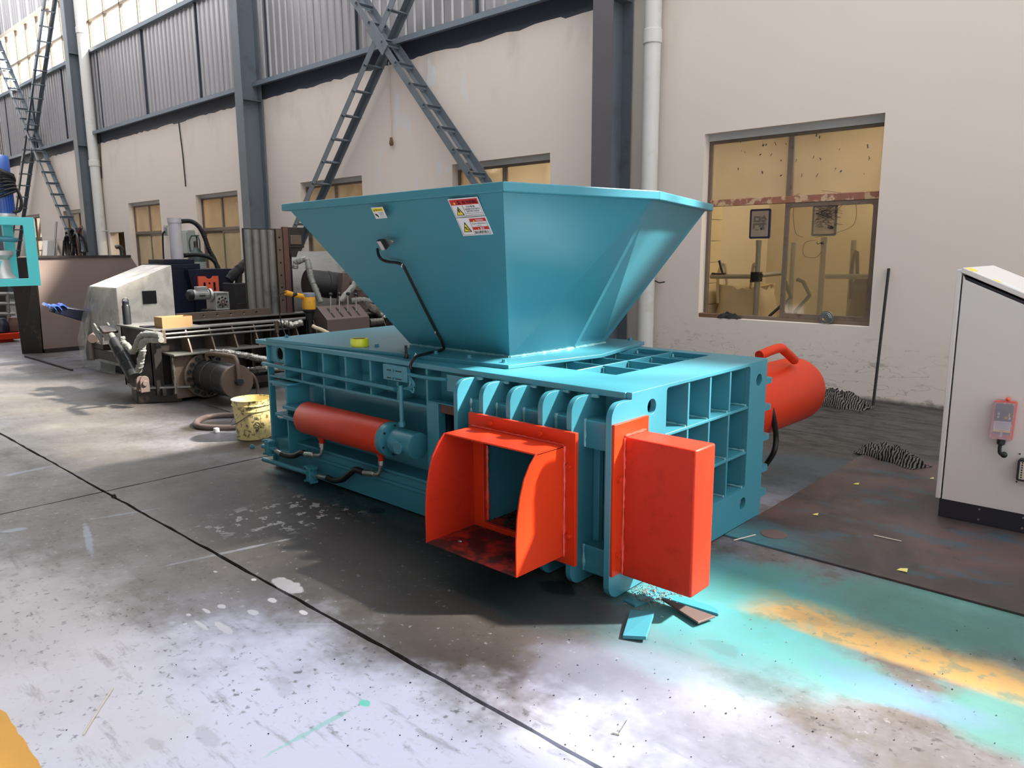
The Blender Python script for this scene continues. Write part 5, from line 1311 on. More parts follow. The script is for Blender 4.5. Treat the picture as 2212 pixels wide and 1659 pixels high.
# wall panel box and lamp between windows
wp = thing('wall_cabinet', (py(395, 540, 8.1).x, 8.1, py(395, 560, 8.1).z), 'grey switch cabinet on the wall behind the lilac cylinder', 'cabinet')
a, b = py(389, 498, 8.05), py(403, 552, 8.05); MB().box(a.x, b.x+.2, 8.03, 8.2, b.z, a.z).build('cabinet_box', 'gas_grey', wp, 0, .01)
MB().box(a.x+.05, b.x+.15, 8.02, 8.03, b.z+.05, a.z-.05).build('cabinet_door', 'gas_grey', wp, 0, .004)
wl = thing('wall_switch', (py(358, 498, 8.1).x, 8.1, py(358, 500, 8.1).z), 'small grey switch box with a black cord on the wall left of the lilac cylinder', 'switch')
a, b = py(354, 487, 8.1), py(364, 509, 8.1); MB().box(a.x, b.x, 8.08, 8.2, b.z, a.z).build('switch_box', 'gas_grey', wl, 0, .01)
MB().box(a.x+.05, b.x-.05, 8.06, 8.08, b.z+.06, a.z-.05).build('switch_cover', 'sticker_grey', wl, 0, .006)
MB().tube([py(356, 500, 8.05), py(352, 505, 8.05), py(352, 530, 8.05), py(354, 566, 8.05)], .02, n=6, smooth=3).build('cord', 'rubber', wl)

# ------------------------------------------------------------------ turquoise frame with blue motor at the picture edge
TF = thing('motor_frame', (-8.3, 1.6, 0), 'bright turquoise steel frame with open window at the left picture edge', 'frame')
TX = -8.0; ty1, tz0, tz1 = 2.22, 1.268, 1.885
def tp_(u, v): return px(u/3.686, 330+v/3.686, TX)
ya, za = tp_(200, 575).y, tp_(200, 578).z
yb, zb_ = tp_(222, 1000).y, tp_(222, 1000).z
MB().plate('x', TX-.012, TX, rect(1.2, ty1, tz0, tz1), [rect(1.35, (ya+yb)/2-.005, zb_, za)]).build('front_panel', 'teal_bright', TF, 0, .004)
MB().box(TX-.7, TX-.012, 1.2, ty1, tz1-.02, tz1).build('top_panel', 'teal_bright', TF, 0, .004)
MB().box(TX-.7, TX-.012, 1.2, ty1, tz0, tz0+.02).build('bottom_panel', 'teal_bright', TF, 0, .004)
c_ = tp_(130, 800); MB().box(TX-.3, TX-.24, c_.y-.02, c_.y+.06, tz0+.02, tz1-.02).build('inner_post', 'teal_bright', TF, 0, .003)
MB().tube([tp_(0, 680)+V((-.1, 0, 0)), tp_(110, 688)+V((-.1, 0, 0)), tp_(160, 690)+V((-.14, 0, 0))], .026, n=12, smooth=4).build('oil_pipe', 'teal', TF)
c_ = tp_(30, 760); MB().lathe(V((TX-.2, c_.y, tz0+.02)), (0, 0, 1), [(0, .1), (.05, .12), (.1, .09), (.22, .08), (.26, .12), (.3, .12)], 20).build('pump_body', 'alu', TF)
MB().hexa([tp_(-60, 990)+V((-.1, 0, 0)), tp_(10, 990)+V((-.1, 0, 0)), tp_(10, 990)+V((-.3, 0, 0)), tp_(-60, 990)+V((-.3, 0, 0)), tp_(-60, 860)+V((-.1, 0, 0)), tp_(40, 860)+V((-.1, 0, 0)), tp_(40, 860)+V((-.3, 0, 0)), tp_(-60, 860)+V((-.3, 0, 0))]).build('gusset', 'teal_bright', TF, 0)
for xx in (TX-.66, TX-.08):
    MB().box(xx, xx+.08, 1.22, 1.30, 0, tz0).build('leg', 'teal_bright', TF, 0, .004)
    MB().box(xx, xx+.08, .62, .70, 0, tz0).build('leg', 'teal_bright', TF, 0, .004)
MB().box(TX-.7, TX, .6, 1.34, tz0-.08, tz0).build('cross_beam', 'teal_bright', TF, 0, .004)
bm = thing('electric_motor', (TX-.35, 1.92, tz1), 'blue upright electric motor with black cable coiled round it', 'motor')
cx_, cy_ = TX-.3, px(0, 420, TX-.3).y+.0
rB = px(26, 420, TX-.3).y-cy_
MB().lathe((cx_, cy_, tz1), (0, 0, 1), [(0, rB*1.35), (.02, rB*1.35), (.02, rB*1.1), (.04, rB*1.05)], 32).build('motor_foot', 'alu', bm)
MB().lathe((cx_, cy_, tz1+.04), (0, 0, 1), [(0, rB), (.36, rB), (.37, rB*.9)], 32).build('motor_body', 'blue_motor', bm)
for k in range(28):
    a_ = 2*math.pi*k/28; o_ = V((math.cos(a_), math.sin(a_), 0)); MB().bar(V((cx_, cy_, tz1+.06))+o_*rB*1.03, V((cx_, cy_, tz1+.32))+o_*rB*1.03, .006, rB*.12, o_).build('cooling_fin', 'blue_motor', bm, 0)
MB().lathe((cx_, cy_, tz1+.41), (0, 0, 1), [(0, rB*1.06), (.13, rB*1.06), (.15, rB*.98), (.155, 0)], 32, caps=False).build('fan_cowl', 'blue_motor', bm)
for k in range(11):
    pts = [(cx_+rB*(1.25+.06*math.sin(k))*math.cos(t_*2*math.pi/24), cy_+rB*(1.25+.06*math.sin(k))*math.sin(t_*2*math.pi/24), tz1+.2+.024*k+.05*math.sin(t_*2*math.pi/24+k*.35)) for t_ in range(25)]
    MB().tube(pts, .014, n=8).build('cable_turn', 'rubber', bm)
MB().tube([(cx_+.1, cy_+rB*1.2, tz1+.26), (cx_+.15, cy_+rB*1.3, tz1+.16), (cx_+.15, cy_+rB*1.1, tz1+.07), (cx_+.15, cy_+rB*.5, tz1+.05)], .014, n=8, smooth=5).build('cable_tail', 'rubber', bm)

# far rack, red skid and leaning panels at the left edge
rk = thing('pipe_rack', (-17, 3.3, 0), 'distant dark rack of crossed grey bars under the turquoise frame', 'rack')
XK = -17.0
for v in (635, 656, 678): MB().tube([px(-40, v, XK), px(32, v, XK)], .035, n=8).build('rail', 'raw_grey', rk)
for u in (-25, 16): MB().tube([px(u, 632, XK), V((XK, px(u, 690, XK).y, 0))], .035, n=8).build('upright', 'raw_grey', rk)
MB().box(XK-.6, XK-.5, px(-60, 650, XK).y, px(36, 650, XK).y, .0, 1.2).build('back_panel', 'black_paint', rk, 0)
rd = thing('red_skid', (-16, 3.4, 0), 'distant red painted steel skid on the floor at the left edge', 'skid')
a, b = px(-40, 722, -15.8), px(45, 722, -15.8)
MB().box(-16.3, -15.8, a.y, b.y, .05, .16).build('skid_beam', 'red', rd, 0, .01)
MB().box(-16.2, -15.9, a.y+.1, b.y-.1, 0, .05).build('skid_runner', 'red_worn', rd, 0)
for u, c_, nm in ((4, 'blue_paint', 'blue drum shaped machine part on the red skid'), (34, 'rust', 'rusty red round machine part on the red skid')):
    p = px(u, 705, -16.0); o = MB().lathe((-16.05, p.y, .16), (0, 0, 1), [(0, .12), (.02, .14), (.14, .14), (.2, .1), (.26, .08), (.27, .0)], 20, caps=False).build('machine_part', c_); tag(lift(o), nm, 'machine part')
def leaning(u0, u1, v0, y, mat, lab, z=None):
    a, b = py(u0, v0, y), py(u1, v0, y)
    o = MB().hexa([(a.x, y-.3, 0), (b.x, y-.3, 0), (b.x, y-.24, 0), (a.x, y-.24, 0), (a.x, y, a.z), (b.x, y, a.z), (b.x, y+.06, a.z), (a.x, y+.06, a.z)]).build('propped_board', mat, None, 0, .006); tag(lift(o), lab, 'panel')
leaning(93, 103, 520, 8.05, 'sticker_white', 'white narrow panel leaning on the far wall')
leaning(104, 117, 520, 8.0, 'sticker_grey', 'grey panel leaning beside the white one on the far wall')
leaning(125, 136, 520, 7.9, 'black_paint', 'black panel leaning below the far lattice brace')
o = MB().tube([py(116, 560, 7.7), py(122, 480, 8.1)], .03, n=8).build('leaning_bar', 'raw_grey'); tag(o, 'thin grey bar leaning against the far wall', 'bar')
cb = thing('cable_heap', (py(165, 540, 7.5).x, 7.5, 0), 'tangle of black cables hung on the far column', 'cable')
rr = random.Random(4)
for k in range(6):
    c_ = py(rr.uniform(152, 172), rr.uniform(525, 550), 7.6); r_ = rr.uniform(.25, .45)
    MB().tube([c_+V((r_*math.cos(t_*.42), .1*math.sin(t_*.3+k), r_*1.3*math.sin(t_*.42))) for t_ in range(16)], .035, n=6).build('cable_loop', 'rubber', cb)
MB().tube([py(176, 490, 7.6), py(168, 510, 7.6), py(172, 545, 7.6), (py(172, 545, 7.6).x, 7.6, 0)], .05, n=6, smooth=4).build('cable_drop', 'rust', cb)
# ------------------------------------------------------------------ right side: floor plate, control cabinet, rod, rags
fp = thing('floor_plate', (0, 5, 0), 'large rusty steel plate on the floor right of the turquoise machine, splashed with blue paint', 'plate')
MB().box(XE+.002, 2.5, 3.69, 6.0, .0, .012).build('plate_sheet', 'floor_plate_steel', fp, 0, .002)
FZ = .012
cab = thing('control_cabinet', (-.55, 5.1, FZ), 'light grey control cabinet with sloping top and black plinth at the right edge', 'cabinet')
cy0, cy1, cx0, cx1 = 4.78, 5.55, -1.055, -.1
zb, zf = 1.44, 1.02
pl = MB().box(cx0+.02, cx1, cy0+.012, cy1-.012, FZ, .122).build('plinth', 'plinth', cab, 0, .003)
for x in (-.83, -.62, -.40):
    for z in (.04, .1): MB().cyl((x, cy0+.013, z), (x, cy0+.008, z), .006, n=10).build('rivet', 'steel', pl)
def ztop(x): return zb+(zf-zb)*(x-cx0)/(cx1-cx0)
MB().plate('y', cy0+.02, cy1-.02, [(cx0+.022, .122), (cx1, .122), (cx1, ztop(cx1)-.02), (cx0+.022, ztop(cx0)-.03)]).build('carcass', 'plinth', cab, 0)
sp = MB().plate('y', cy0, cy0+.02, [(cx0+.034, .122), (cx1, .122), (cx1, ztop(cx1)-.035), (cx0+.045, ztop(cx0+.045)-.035), (cx0+.034, ztop(cx0)-.03)]).build('side_panel', 'cabinet', cab, 0, .003)
MB().plate('y', cy1-.02, cy1, [(cx0+.034, .122), (cx1, .122), (cx1, ztop(cx1)-.035), (cx0+.034, ztop(cx0)-.035)]).build('side_panel', 'cabinet', cab, 0, .003)
MB().box(cx0, cx0+.026, cy0, cy1, .122, ztop(cx0)).build('rear_door', 'cabinet', cab, 0, .004)
dv = V((cx1-cx0-.03, 0, ztop(cx1)-ztop(cx0+.03))); L = dv.length; dv.normalize(); nv = V((-dv.z, 0, dv.x))
c0 = V((cx0+.03, 0, ztop(cx0)+.012))
tpn = MB().hexa([c0+V((0, cy0-.004, 0))-nv*.028, c0+dv*L+V((0, cy0-.004, 0))-nv*.028, c0+dv*L+V((0, cy1+.004, 0))-nv*.028, c0+V((0, cy1+.004, 0))-nv*.028, c0+V((0, cy0-.004, 0)), c0+dv*L+V((0, cy0-.004, 0)), c0+dv*L+V((0, cy1+.004, 0)), c0+V((0, cy1+.004, 0))]).build('sloping_top', 'cabinet', cab, 0, .004)
def topq(s0, s1, y0, y1, mat, nm): MB().obox(c0+dv*((s0+s1)/2)+V((0, (y0+y1)/2, 0))+nv*.0008, dv*(s1-s0)/2, V((0, (y1-y0)/2, 0)), nv*.0008).build(nm, mat, tpn, 0)
topq(.012, .055, cy0+.004, cy0+.13, 'sticker_yellow', 'sticker'); topq(.16, .2, cy0+.01, cy0+.05, 'sticker_yellow', 'sticker'); topq(.2, .3, cy0+.005, cy0+.08, 'sticker_white', 'sticker'); topq(.24, .27, cy0+.02, cy0+.045, 'sticker_yellow', 'sticker')
# remote control hung on the cabinet side
def cp(u, v, y=cy0): return py(2080+u/6.91, 840+v/6.91, y)
rc = thing('remote_control', cp(560, 760, cy0-.03), 'red framed radio remote receiver with clear cover on the grey cabinet', 'remote control')
q4 = [cp(415, 720), cp(745, 760), cp(830, 185), cp(490, 160)]
n_ = V((0, -1, 0))
ctr = sum(q4, V((0, 0, 0)))/4
def qin(f, d): return [ctr+(p-ctr)*f+V((0, -d, 0)) for p in q4]
def frus(a, b, name, mat, bev=.0): return MB().hexa([*a, *b]).build(name, mat, rc, 0, bev)
frus(qin(1, .004), qin(1, .038), 'housing', 'remote_red', .006)
frus([ctr+V(((p-ctr).x*.8, -.0382, (p-ctr).z*.88)) for p in q4], [ctr+V(((p-ctr).x*.8, -.0392, (p-ctr).z*.88)) for p in q4], 'circuit_board', 'pcb')
frus(qin(.97, .052), qin(.95, .056), 'clear_cover', 'clear_plastic')
FR = Face2(q4[3]+V((0, -.0395, 0)), q4[2]+V((0, -.0395, 0)), q4[0]+V((0, -.0395, 0)), V((0, -1, 0)), rc, .0012)
FR.poly((.12, .88, .52, .8), 'sticker_white', 1, 'label'); FR.poly((.12, .88, .755, .8), 'sticker_yellow', 2, 'label_band')
for k in range(5): FR.poly((.2, .8-.05*(k % 2), .56+.035*k, .567+.035*k), 'sticker_grey', 2, 'label_line')
for a, b, r_, m_ in ((.28, .33, .055, 'sticker_white'), (.28, .41, .05, 'sticker_white'), (.78, .43, .055, 'sticker_white'), (.5, .2, .16, 'steel_dark')): FR.poly([(a+r_*math.cos(t_*.5236), b+r_*.6*math.sin(t_*.5236)) for t_ in range(12)], m_, 2, 'component')
FR.poly((.72, .78, .3, .39), 'sticker_yellow', 2, 'component'); FR.poly((.55, .68, .39, .45), 'tool_yellow', 2, 'component'); FR.poly((.1, .9, .86, .97), 'red', 2, 'lower_light')
FR.poly((.44, .56, .8, .93), 'steel', 3, 'cable_lug')
for a, b in ((.1, .06), (.9, .06), (.93, .35), (.93, .6), (.93, .82), (.5, .04)): FR.poly([(a+.035*math.cos(t_*.785), b+.02*math.sin(t_*.785)) for t_ in range(8)], 'steel', 14, 'cover_screw')
MB().ball(cp(675, 155, cy0-.025), .012).build('signal_lamp', 'orange', rc)
MB().lathe(cp(575, 755, cy0-.022), (cp(565, 820)-cp(575, 755)), [(0, .02), (.025, .02), (.032, .012)], 16).build('cable_gland', 'black_plastic', rc)
MB().tube([cp(565, 800, cy0-.022), cp(550, 880, cy0-.025), cp(550, 950, cy0-.028), cp(580, 985, cy0-.035), cp(610, 985, cy0-.045)], .009, n=10, smooth=5).build('cable', 'rubber', rc)
MB().ball(cp(612, 985, cy0-.045), .017).build('cable_plug', 'rubber', rc)
cn = thing('multipole_socket', cp(900, 1200), 'black rectangular multipole socket with beige contacts on the grey cabinet', 'socket')
a, b = cp(850, 1020), cp(830, 1340)
MB().plate('y', cy0-.05, cy0, rrect(a.x, a.x+.14, b.z, a.z, .012)).build('socket_housing', 'black_plastic', cn, 0, .004)
MB().box(a.x+.012, a.x+.128, cy0-.052, cy0-.05, b.z+.012, a.z-.012).build('contact_block', 'cream_frame', cn, 0)
for i in range(3):
    for j in range(8): MB().cyl((a.x+.022+.022*i, cy0-.053, b.z+.022+.0135*j), (a.x+.022+.022*i, cy0-.0515, b.z+.022+.0135*j), .0045, n=8).build('contact', 'sticker_black', cn, 0)
MB().plate('y', cy0-.0015, cy0+.0, rect(a.x-.012, a.x+.16, b.z-.03, a.z+.03)).build('mount_plate', 'cabinet', cn, 0)
for z in (b.z-.018, a.z+.018): MB().cyl((a.x-.002, cy0-.003, z), (a.x-.002, cy0-.001, z), .005, n=10).build('screw', 'steel_dark', cn)

o = MB().tube([pz(1886, 876, .012), py(1920, 580, WY-.02)], .014, n=10).build('steel_rod', 'rubber'); tag(o, 'thin black steel rod leaning against the white wall under the big window', 'rod')
def rag(name, cx, cy, rx, ry, h, seed, mat, lab, rot=0.0, z0=0.0):
    r = random.Random(seed); n, m_ = 22, 14; mb = MB(); vs_ = []
    for j in range(m_+1):
        for i in range(n+1):
            a, b = i/n*2-1, j/m_*2-1
            ed = max(0, 1-(abs(a)**2.4+abs(b)**2.4)); f_ = math.sin(a*7+seed)*math.cos(b*5+a*3)+.6*math.sin(a*15+b*9+seed)
            z = .004+ed**.5*h*(.45+.35*f_*.5+.2*r.random())
            jx, jy = .12*math.sin(b*6+seed), .12*math.sin(a*8+seed)
            X, Y = (a+jx*ed)*rx, (b+jy)*ry
            vs_.append((cx+X*math.cos(rot)-Y*math.sin(rot), cy+X*math.sin(rot)+Y*math.cos(rot), z0+max(.003, z)))
    N = len(vs_); vs_ += [(x, y, z0+.001) for x, y, z in vs_]
    fs = [(j*(n+1)+i, j*(n+1)+i+1, (j+1)*(n+1)+i+1, (j+1)*(n+1)+i) for j in range(m_) for i in range(n)]
    fs += [tuple(N+k for k in reversed(f)) for f in fs]
    ring = [i for i in range(n+1)]+[j*(n+1)+n for j in range(1, m_+1)]+[m_*(n+1)+i for i in range(n-1, -1, -1)]+[j*(n+1) for j in range(m_-1, 0, -1)]
    fs += [(ring[k], ring[(k+1) % len(ring)], N+ring[(k+1) % len(ring)], N+ring[k]) for k in range(len(ring))]
    mb.add(vs_, fs)
    o = mb.build(name, mat, None, 70); tag(lift(o), lab, 'rag'); return o
rag('striped_rag', -2.72, 7.75, .36, .17, .22, 2, 'striped_cloth', 'dark striped rag bunched against the wall behind the red cylinder', -.1)
rag('striped_rag', -1.62, 5.92, .27, .1, .14, 5, 'striped_cloth', 'black and white striped rag on the floor left of the grey cabinet', -.45, .012)
rag('sill_cloth', *py(1575, 683, WY+.06).xy, .14, .06, .09, 3, 'cloth_black', 'black oily cloth hanging over the sill of the big window', 0, WZ0)
p = py(1530, 690, WY+.05); o = MB().box(p.x-.13, p.x+.13, WY+.01, WY+.09, WZ0, WZ0+.05).build('wood_block', 'wood', None, 0, .006); tag(lift(o), 'short piece of wood on the sill of the big window', 'wood')
p = py(1785, 676, WY+.03)
cn_ = thing('can_lid', (p.x, WY+.02, WZ0), 'round tin can standing on the sill of the big window', 'can')
MB().lathe((p.x, WY+.02, WZ0+.072), (0, 1, 0), [(0, .066), (.002, .072), (.008, .072), (.01, .068), (.07, .068)], 28).build('can_body', 'steel', cn_)
for r_ in (.055, .04): MB().tube([(p.x+r_*math.cos(k*.3142), WY+.02, WZ0+.072+r_*math.sin(k*.3142)) for k in range(21)], .003, n=6).build('can_ring', 'steel', cn_)
MB().tube([(p.x-.03, WY+.015, WZ0+.04), (p.x-.01, WY+.01, WZ0+.05), (p.x-.03, WY+.012, WZ0+.06)], .004, n=6).build('ring_pull', 'tool_yellow', cn_)

# things seen through the big window
IY = 9.1
def ip(u, v, y=IY): return py(1240+u/3.072, 200+v/3.072, y)
def signpost(u, vtop, vbot, sq, ch, lab, y, mat='galv'):
    a, b = ip(u+5, vtop, y), ip(u-10, vbot, y)
    s_ = thing('sign_post', (a.x, y, 0), lab, 'sign')
    MB().cyl((a.x, y, 0), (a.x, y, a.z), .032, n=16).build('post', 'galv', s_)
    MB().cyl((a.x, y, a.z-.06), (a.x, y, a.z+.01), .036, n=16).build('post_cap', 'galv', s_)
    tl, br = ip(sq[0], sq[1], y-.03), ip(sq[2], sq[3], y-.03)
    fr = MB().plate('y', y-.04, y-.02, rrect(tl.x, br.x, br.z, tl.z, .02)).build('sign_frame', 'sign_blue', s_, 0)
    MB().plate('y', y-.044, y-.04, rrect(tl.x+.025, br.x-.025, br.z+.025, tl.z-.025, .01)).build('sign_board', 'sign_white', fr, 0)
    F = Face2((tl.x, y-.044, tl.z), (br.x, y-.044, tl.z), (tl.x, y-.044, br.z), V((0, -1, 0)), fr, .002)
    F.text(ch, .18, .84, .22, .72, 'sign_text', 1, .03, mirror=True)
    return a
signpost(1222, 985, 1475, (1172, 775, 1300, 968), '铝', 'white sign with a mirrored character on a steel post in the open left pane', 9.1)
signpost(1655, 965, 1460, (1588, 745, 1738, 950), '铁', 'scribbled white sign on a steel post behind the right pane', 9.1)
def ipost(u, vt, lab, y):
    a = ip(u, vt, y); o = MB().cyl((a.x, y, 0), (a.x, y, a.z), .032, n=14).build('steel_post', 'galv'); tag(lift(o), lab, 'post')
ipost(1458, 995, 'grey steel post seen between the two signs through the glass', 9.9)
ipost(1858, 980, 'rightmost grey steel post seen through the big window', 9.9)
def ibar(u0, v0, u1, v1, y0, y1, lab):
    o = MB().tube([ip(u0, v0, y0), ip(u1, v1, y1)], .03, n=12).build('guard_rail', 'galv'); tag(o, lab, 'rail')
ibar(908, 1220, 1190, 1220, 9.1, 9.1, 'horizontal grey rail joined to the left sign post')
ibar(1240, 1212, 1400, 1195, 9.12, 9.8, 'grey rail running back from the left sign post')
ibar(1670, 1220, 1965, 1220, 9.1, 9.1, 'horizontal grey rail joined to the right sign post')
c_ = ip(1208, 1222, 9.1); o = MB().box(c_.x-.05, c_.x+.06, 9.04, 9.16, c_.z-.06, c_.z+.06).cyl((c_.x-.02, 9.0, c_.z-.05), (c_.x-.02, 9.1, c_.z-.05), .02, n=6).build('pipe_clamp_joint', 'black_plastic', None, 0, .008); tag(lift(o), 'black pipe clamp joining rail and left sign post', 'clamp')
def sack(pts, ztop, y, lab, mat='sack', seed=1):
    a, b = ip(pts[0], pts[2], y), ip(pts[1], pts[2], y); r = random.Random(seed)
    s_ = thing('bulk_bag', ((a.x+b.x)/2, y+.3, 0), lab, 'bag'); n, m_ = 28, 12; vs_ = []
    cx, rx, ry, h = (a.x+b.x)/2, (b.x-a.x)/2, .38, a.z
    for j in range(m_+1):
        for i in range(n):
            t_ = 2*math.pi*i/n; e = (abs(math.cos(t_))**4+abs(math.sin(t_))**4)**-.25
            k = (1+.05*math.sin(j*1.3+i))*(1-.12*(j/m_)**3)
            vs_.append((cx+rx*k*e*.9*math.cos(t_), y+.4+ry*k*e*.9*math.sin(t_), h*j/m_*(1+.04*r.uniform(-1, 1)*(j == m_)+.0)))
    fs = [(j*n+i, j*n+(i+1) % n, (j+1)*n+(i+1) % n, (j+1)*n+i) for j in range(m_) for i in range(n)]+[tuple(m_*n+i for i in range(n))]
    MB().add(vs_, fs).build('bag_body', mat, s_, 60)
    for k, sx_ in enumerate((-.75, .75)):
        MB().tube([(cx+rx*sx_, y+.15, h*.8), (cx+rx*sx_*.95, y+.1, h*1.15), (cx+rx*sx_*.7, y+.12, h*1.28), (cx+rx*sx_*.55, y+.15, h*.95)], .022, n=6, smooth=5).build('lift_loop', mat, s_)
sack((880, 1250, 1290), 0, 9.2, 'cream woven bulk bag behind the left sign post', 'sack', 1)
sack((1790, 2010, 1240), 0, 9.6, 'brown stained bulk bag behind the right pane', 'raw_brown', 3)
o = MB().tube([ip(1480, 1240, 9.5), ip(1520, 1255, 9.5), ip(1565, 1345, 9.5), ip(1470, 1450, 9.5), V((ip(1470, 1450, 9.5).x, 9.5, 0))], .025, n=8).tube([ip(1400, 1255, 9.5), ip(1440, 1360, 9.5), ip(1395, 1400, 9.5)], .025, n=8).build('bent_handle', 'steel_dark'); tag(o, 'bent grey trolley handle behind the glass', 'handle')  # bent handle with one end run down to the floor
o = MB().tube([ip(915, 1204, 9.1), ip(960, 1209, 9.1), ip(1005, 1206, 9.1)], .02, n=8).tube([ip(965, 1115, 9.12), ip(990, 1206, 9.1)], .02, n=8).build('tool_handles', 'black_plastic'); tag(o, 'black tool handles lying on the rail at the left pane', 'tool')
o = MB().tube([V((ip(1300, 1480, 8.75).x-.35, 8.6, 0)), ip(1300, 1480, 8.75), ip(1390, 1400, 8.9)], .018, n=8).build('black_stick', 'black_plastic'); tag(o, 'black stick poking up in the open pane', 'stick')
# scribbles on the glass
sc_ = MB(); rr = random.Random(12); gy = WY+.126
for k in range(26):
    a = ip(rr.uniform(1590, 1640), rr.uniform(740, 900), gy); b = ip(rr.uniform(1700, 1790), rr.uniform(720, 880), gy); sc_.tube([a, (a+b)/2+V((0, 0, rr.uniform(-.02, .02))), b], .0022, n=4)
sc_.tube([ip(u, v, gy) for u, v in ((1520, 960), (1470, 930), (1455, 800), (1470, 690), (1500, 670))], .0022, n=4, smooth=5)
sc_.tube([ip(u, v, gy) for u, v in ((1640, 650), (1790, 670), (1865, 720), (1860, 870), (1740, 930), (1600, 960))], .0022, n=4, smooth=5)
sc_.tube([ip(u, v, gy) for u, v in ((1600, 980), (1530, 1000), (1525, 1080), (1600, 1095), (1640, 1060))], .0022, n=4, smooth=5)
for cx, cy in ((1690, 690), (1735, 705), (1700, 895), (1500, 690), (1635, 1000)):
    for k in range(9): sc_.tube([ip(cx+rr.uniform(-25, 25), cy+rr.uniform(-14, 14), gy), ip(cx+rr.uniform(-25, 25), cy+rr.uniform(-14, 14), gy)], .004, n=4)
o = sc_.build('pen_scribble', 'sticker_black', WIN[0], 0); o['kind'] = 'stuff'
sc_ = MB()
for k in range(34):
    a = ip(rr.uniform(960, 2020), rr.uniform(240, 560), gy+.02); d_ = V((rr.uniform(-.01, .01), 0, rr.uniform(.004, .02))); sc_.tube([a-d_, a+d_], rr.choice((.0025, .003, .006)), n=5)
o = sc_.build('glass_specks', 'sticker_black', WIN[0], 0); o['kind'] = 'stuff'

# ------------------------------------------------------------------ pail, hose, floor clutter
p = pz(549, 944)
bk = thing('plastic_pail', p, 'dirty yellow plastic pail with wire handle beside the turquoise machine', 'pail')
rT, rBt, hB = .163, .14, .34
MB().lathe(p, (0, 0, 1), [(0, rBt-.012), (.004, rBt), (hB*.72, rT-.012), (hB*.72, rT-.004), (hB*.745, rT-.004), (hB*.745, rT-.008), (hB*.86, rT-.006), (hB*.86, rT+.003), (hB*.875, rT+.003), (hB*.88, rT-.004), (hB*.98, rT), (hB, rT+.004), (hB, rT-.004), (hB*.9, rT-.009), (.01, rBt-.008), (.008, 0)], 48, caps=False).build('pail_body', 'bucket', bk)
MB().lathe(p, (0, 0, 1), [(hB*.97, rT-.0075), (.014, rBt-.006), (.0135, 0)], 48, caps=False).build('pail_lining', 'bucket_in', bk)
cd = V((-p.x, -p.y, 0)).normalized(); sd = V((-cd.y, cd.x, 0))
ea = p+(cd*.62-sd*.0+sd*.15)*(rT+.0)+V((0, 0, hB*.76))
for e in (ea, p-(cd*.62+sd*.15)*rT+V((0, 0, hB*.76))): MB().ball(e, .016, 10, 8).build('handle_ear', 'bucket', bk)
MB().tube([ea, p+(cd*.9-sd*.35)*(rT+.012)+V((0, 0, hB*.6)), p+(cd*.55-sd*.85)*(rT+.02)+V((0, 0, hB*.42)), p+(-cd*.1-sd*1.0)*(rT+.02)+V((0, 0, hB*.4)), p+(-cd*.7-sd*.7)*(rT+.02)+V((0, 0, hB*.52)), p-(cd*.62+sd*.15)*rT+V((0, 0, hB*.76))], .0035, n=6, smooth=6).build('wire_handle', 'steel_dark', bk)
# printed label on the pail
def pailpt(ang, z, k): 
    d = cd*math.cos(ang)+sd*math.sin(ang); r_ = rBt+(rT-.012-rBt)*z/(hB*.72)+.0012+.0008*k; return p+d*r_+V((0, 0, z))
def pailpatch(a0, a1, z0, z1, mat, k, name='print'):
    n = 6; mb = MB(); vs_ = [pailpt(a0+(a1-a0)*i/n, z, k) for z in (z0, z1) for i in range(n+1)]; mb.add(vs_, [(i, i+1, n+2+i, n+1+i) for i in range(n)]); return mb.build(name, mat, bk, 60)
a0 = .0
for z in (.055, .215): pailpatch(a0-.02, a0+.42, z, z+.002, 'sticker_black', 1)
for a in (a0-.02, a0+.41): pailpatch(a, a+.012, .055, .215, 'sticker_black', 1)
MB().tube([pailpt(a0+.2+.15*math.cos(t_*.3), .135+.022*math.sin(t_*.3), 1) for t_ in range(22)], .0018, n=5).build('print', 'sticker_black', bk)
MB().tube([pailpt(a0+.08, .15, 1), pailpt(a0+.2, .135, 1.5), pailpt(a0+.32, .119, 1)], .0018, n=5).build('print', 'sticker_black', bk)
for k in range(5): pailpatch(a0+.08+.02*(k % 2), a0+.32, .07+.009*k, .073+.009*k, 'sticker_black', 1)
for k in range(3): pailpatch(a0+.06, a0+.34-.04*k, .18+.01*k, .184+.01*k, 'sticker_black', 1)
# suction hose lying in a loop
hp_ = [pz(u, v, .02) for u, v in ((560, 912), (520, 899), (480, 898), (445, 902), (425, 912), (430, 921), (460, 924), (500, 924), (540, 921))]
o = MB().tube(hp_, .028, n=12, smooth=18, ring=.06).build('suction_hose', 'raw_brown'); tag(lift(o), 'ribbed brown suction hose looped on the oily floor behind the pail', 'hose')
p = pz(468, 934); o = MB().box(p.x-.02, p.x+.02, p.y-.02, p.y+.02, 0, .04).build('white_cube', 'sticker_white', None, 0, .004); tag(lift(o), 'small white plastic cube on the oily floor before the hose', 'cube')
p = pz(545, 968); o = MB().cyl((p.x, p.y, 0), (p.x, p.y, .022), .02, n=6).cyl((p.x, p.y, .022), (p.x, p.y, .03), .012, n=10).build('loose_nut', 'teal', None, 35, .002); tag(lift(o), 'turquoise painted nut on the floor below the pail', 'nut')
p = pz(246, 1074); o = MB().cyl((p.x, p.y, 0), (p.x, p.y, .02), .012, n=8).box(p.x-.016, p.x+.016, p.y-.012, p.y+.012, 0, .008).build('black_cap', 'rubber', None, 35, .002); tag(lift(o), 'tiny black cap beside the floor joint crossing', 'small cap')  # small black cap lying on the floor
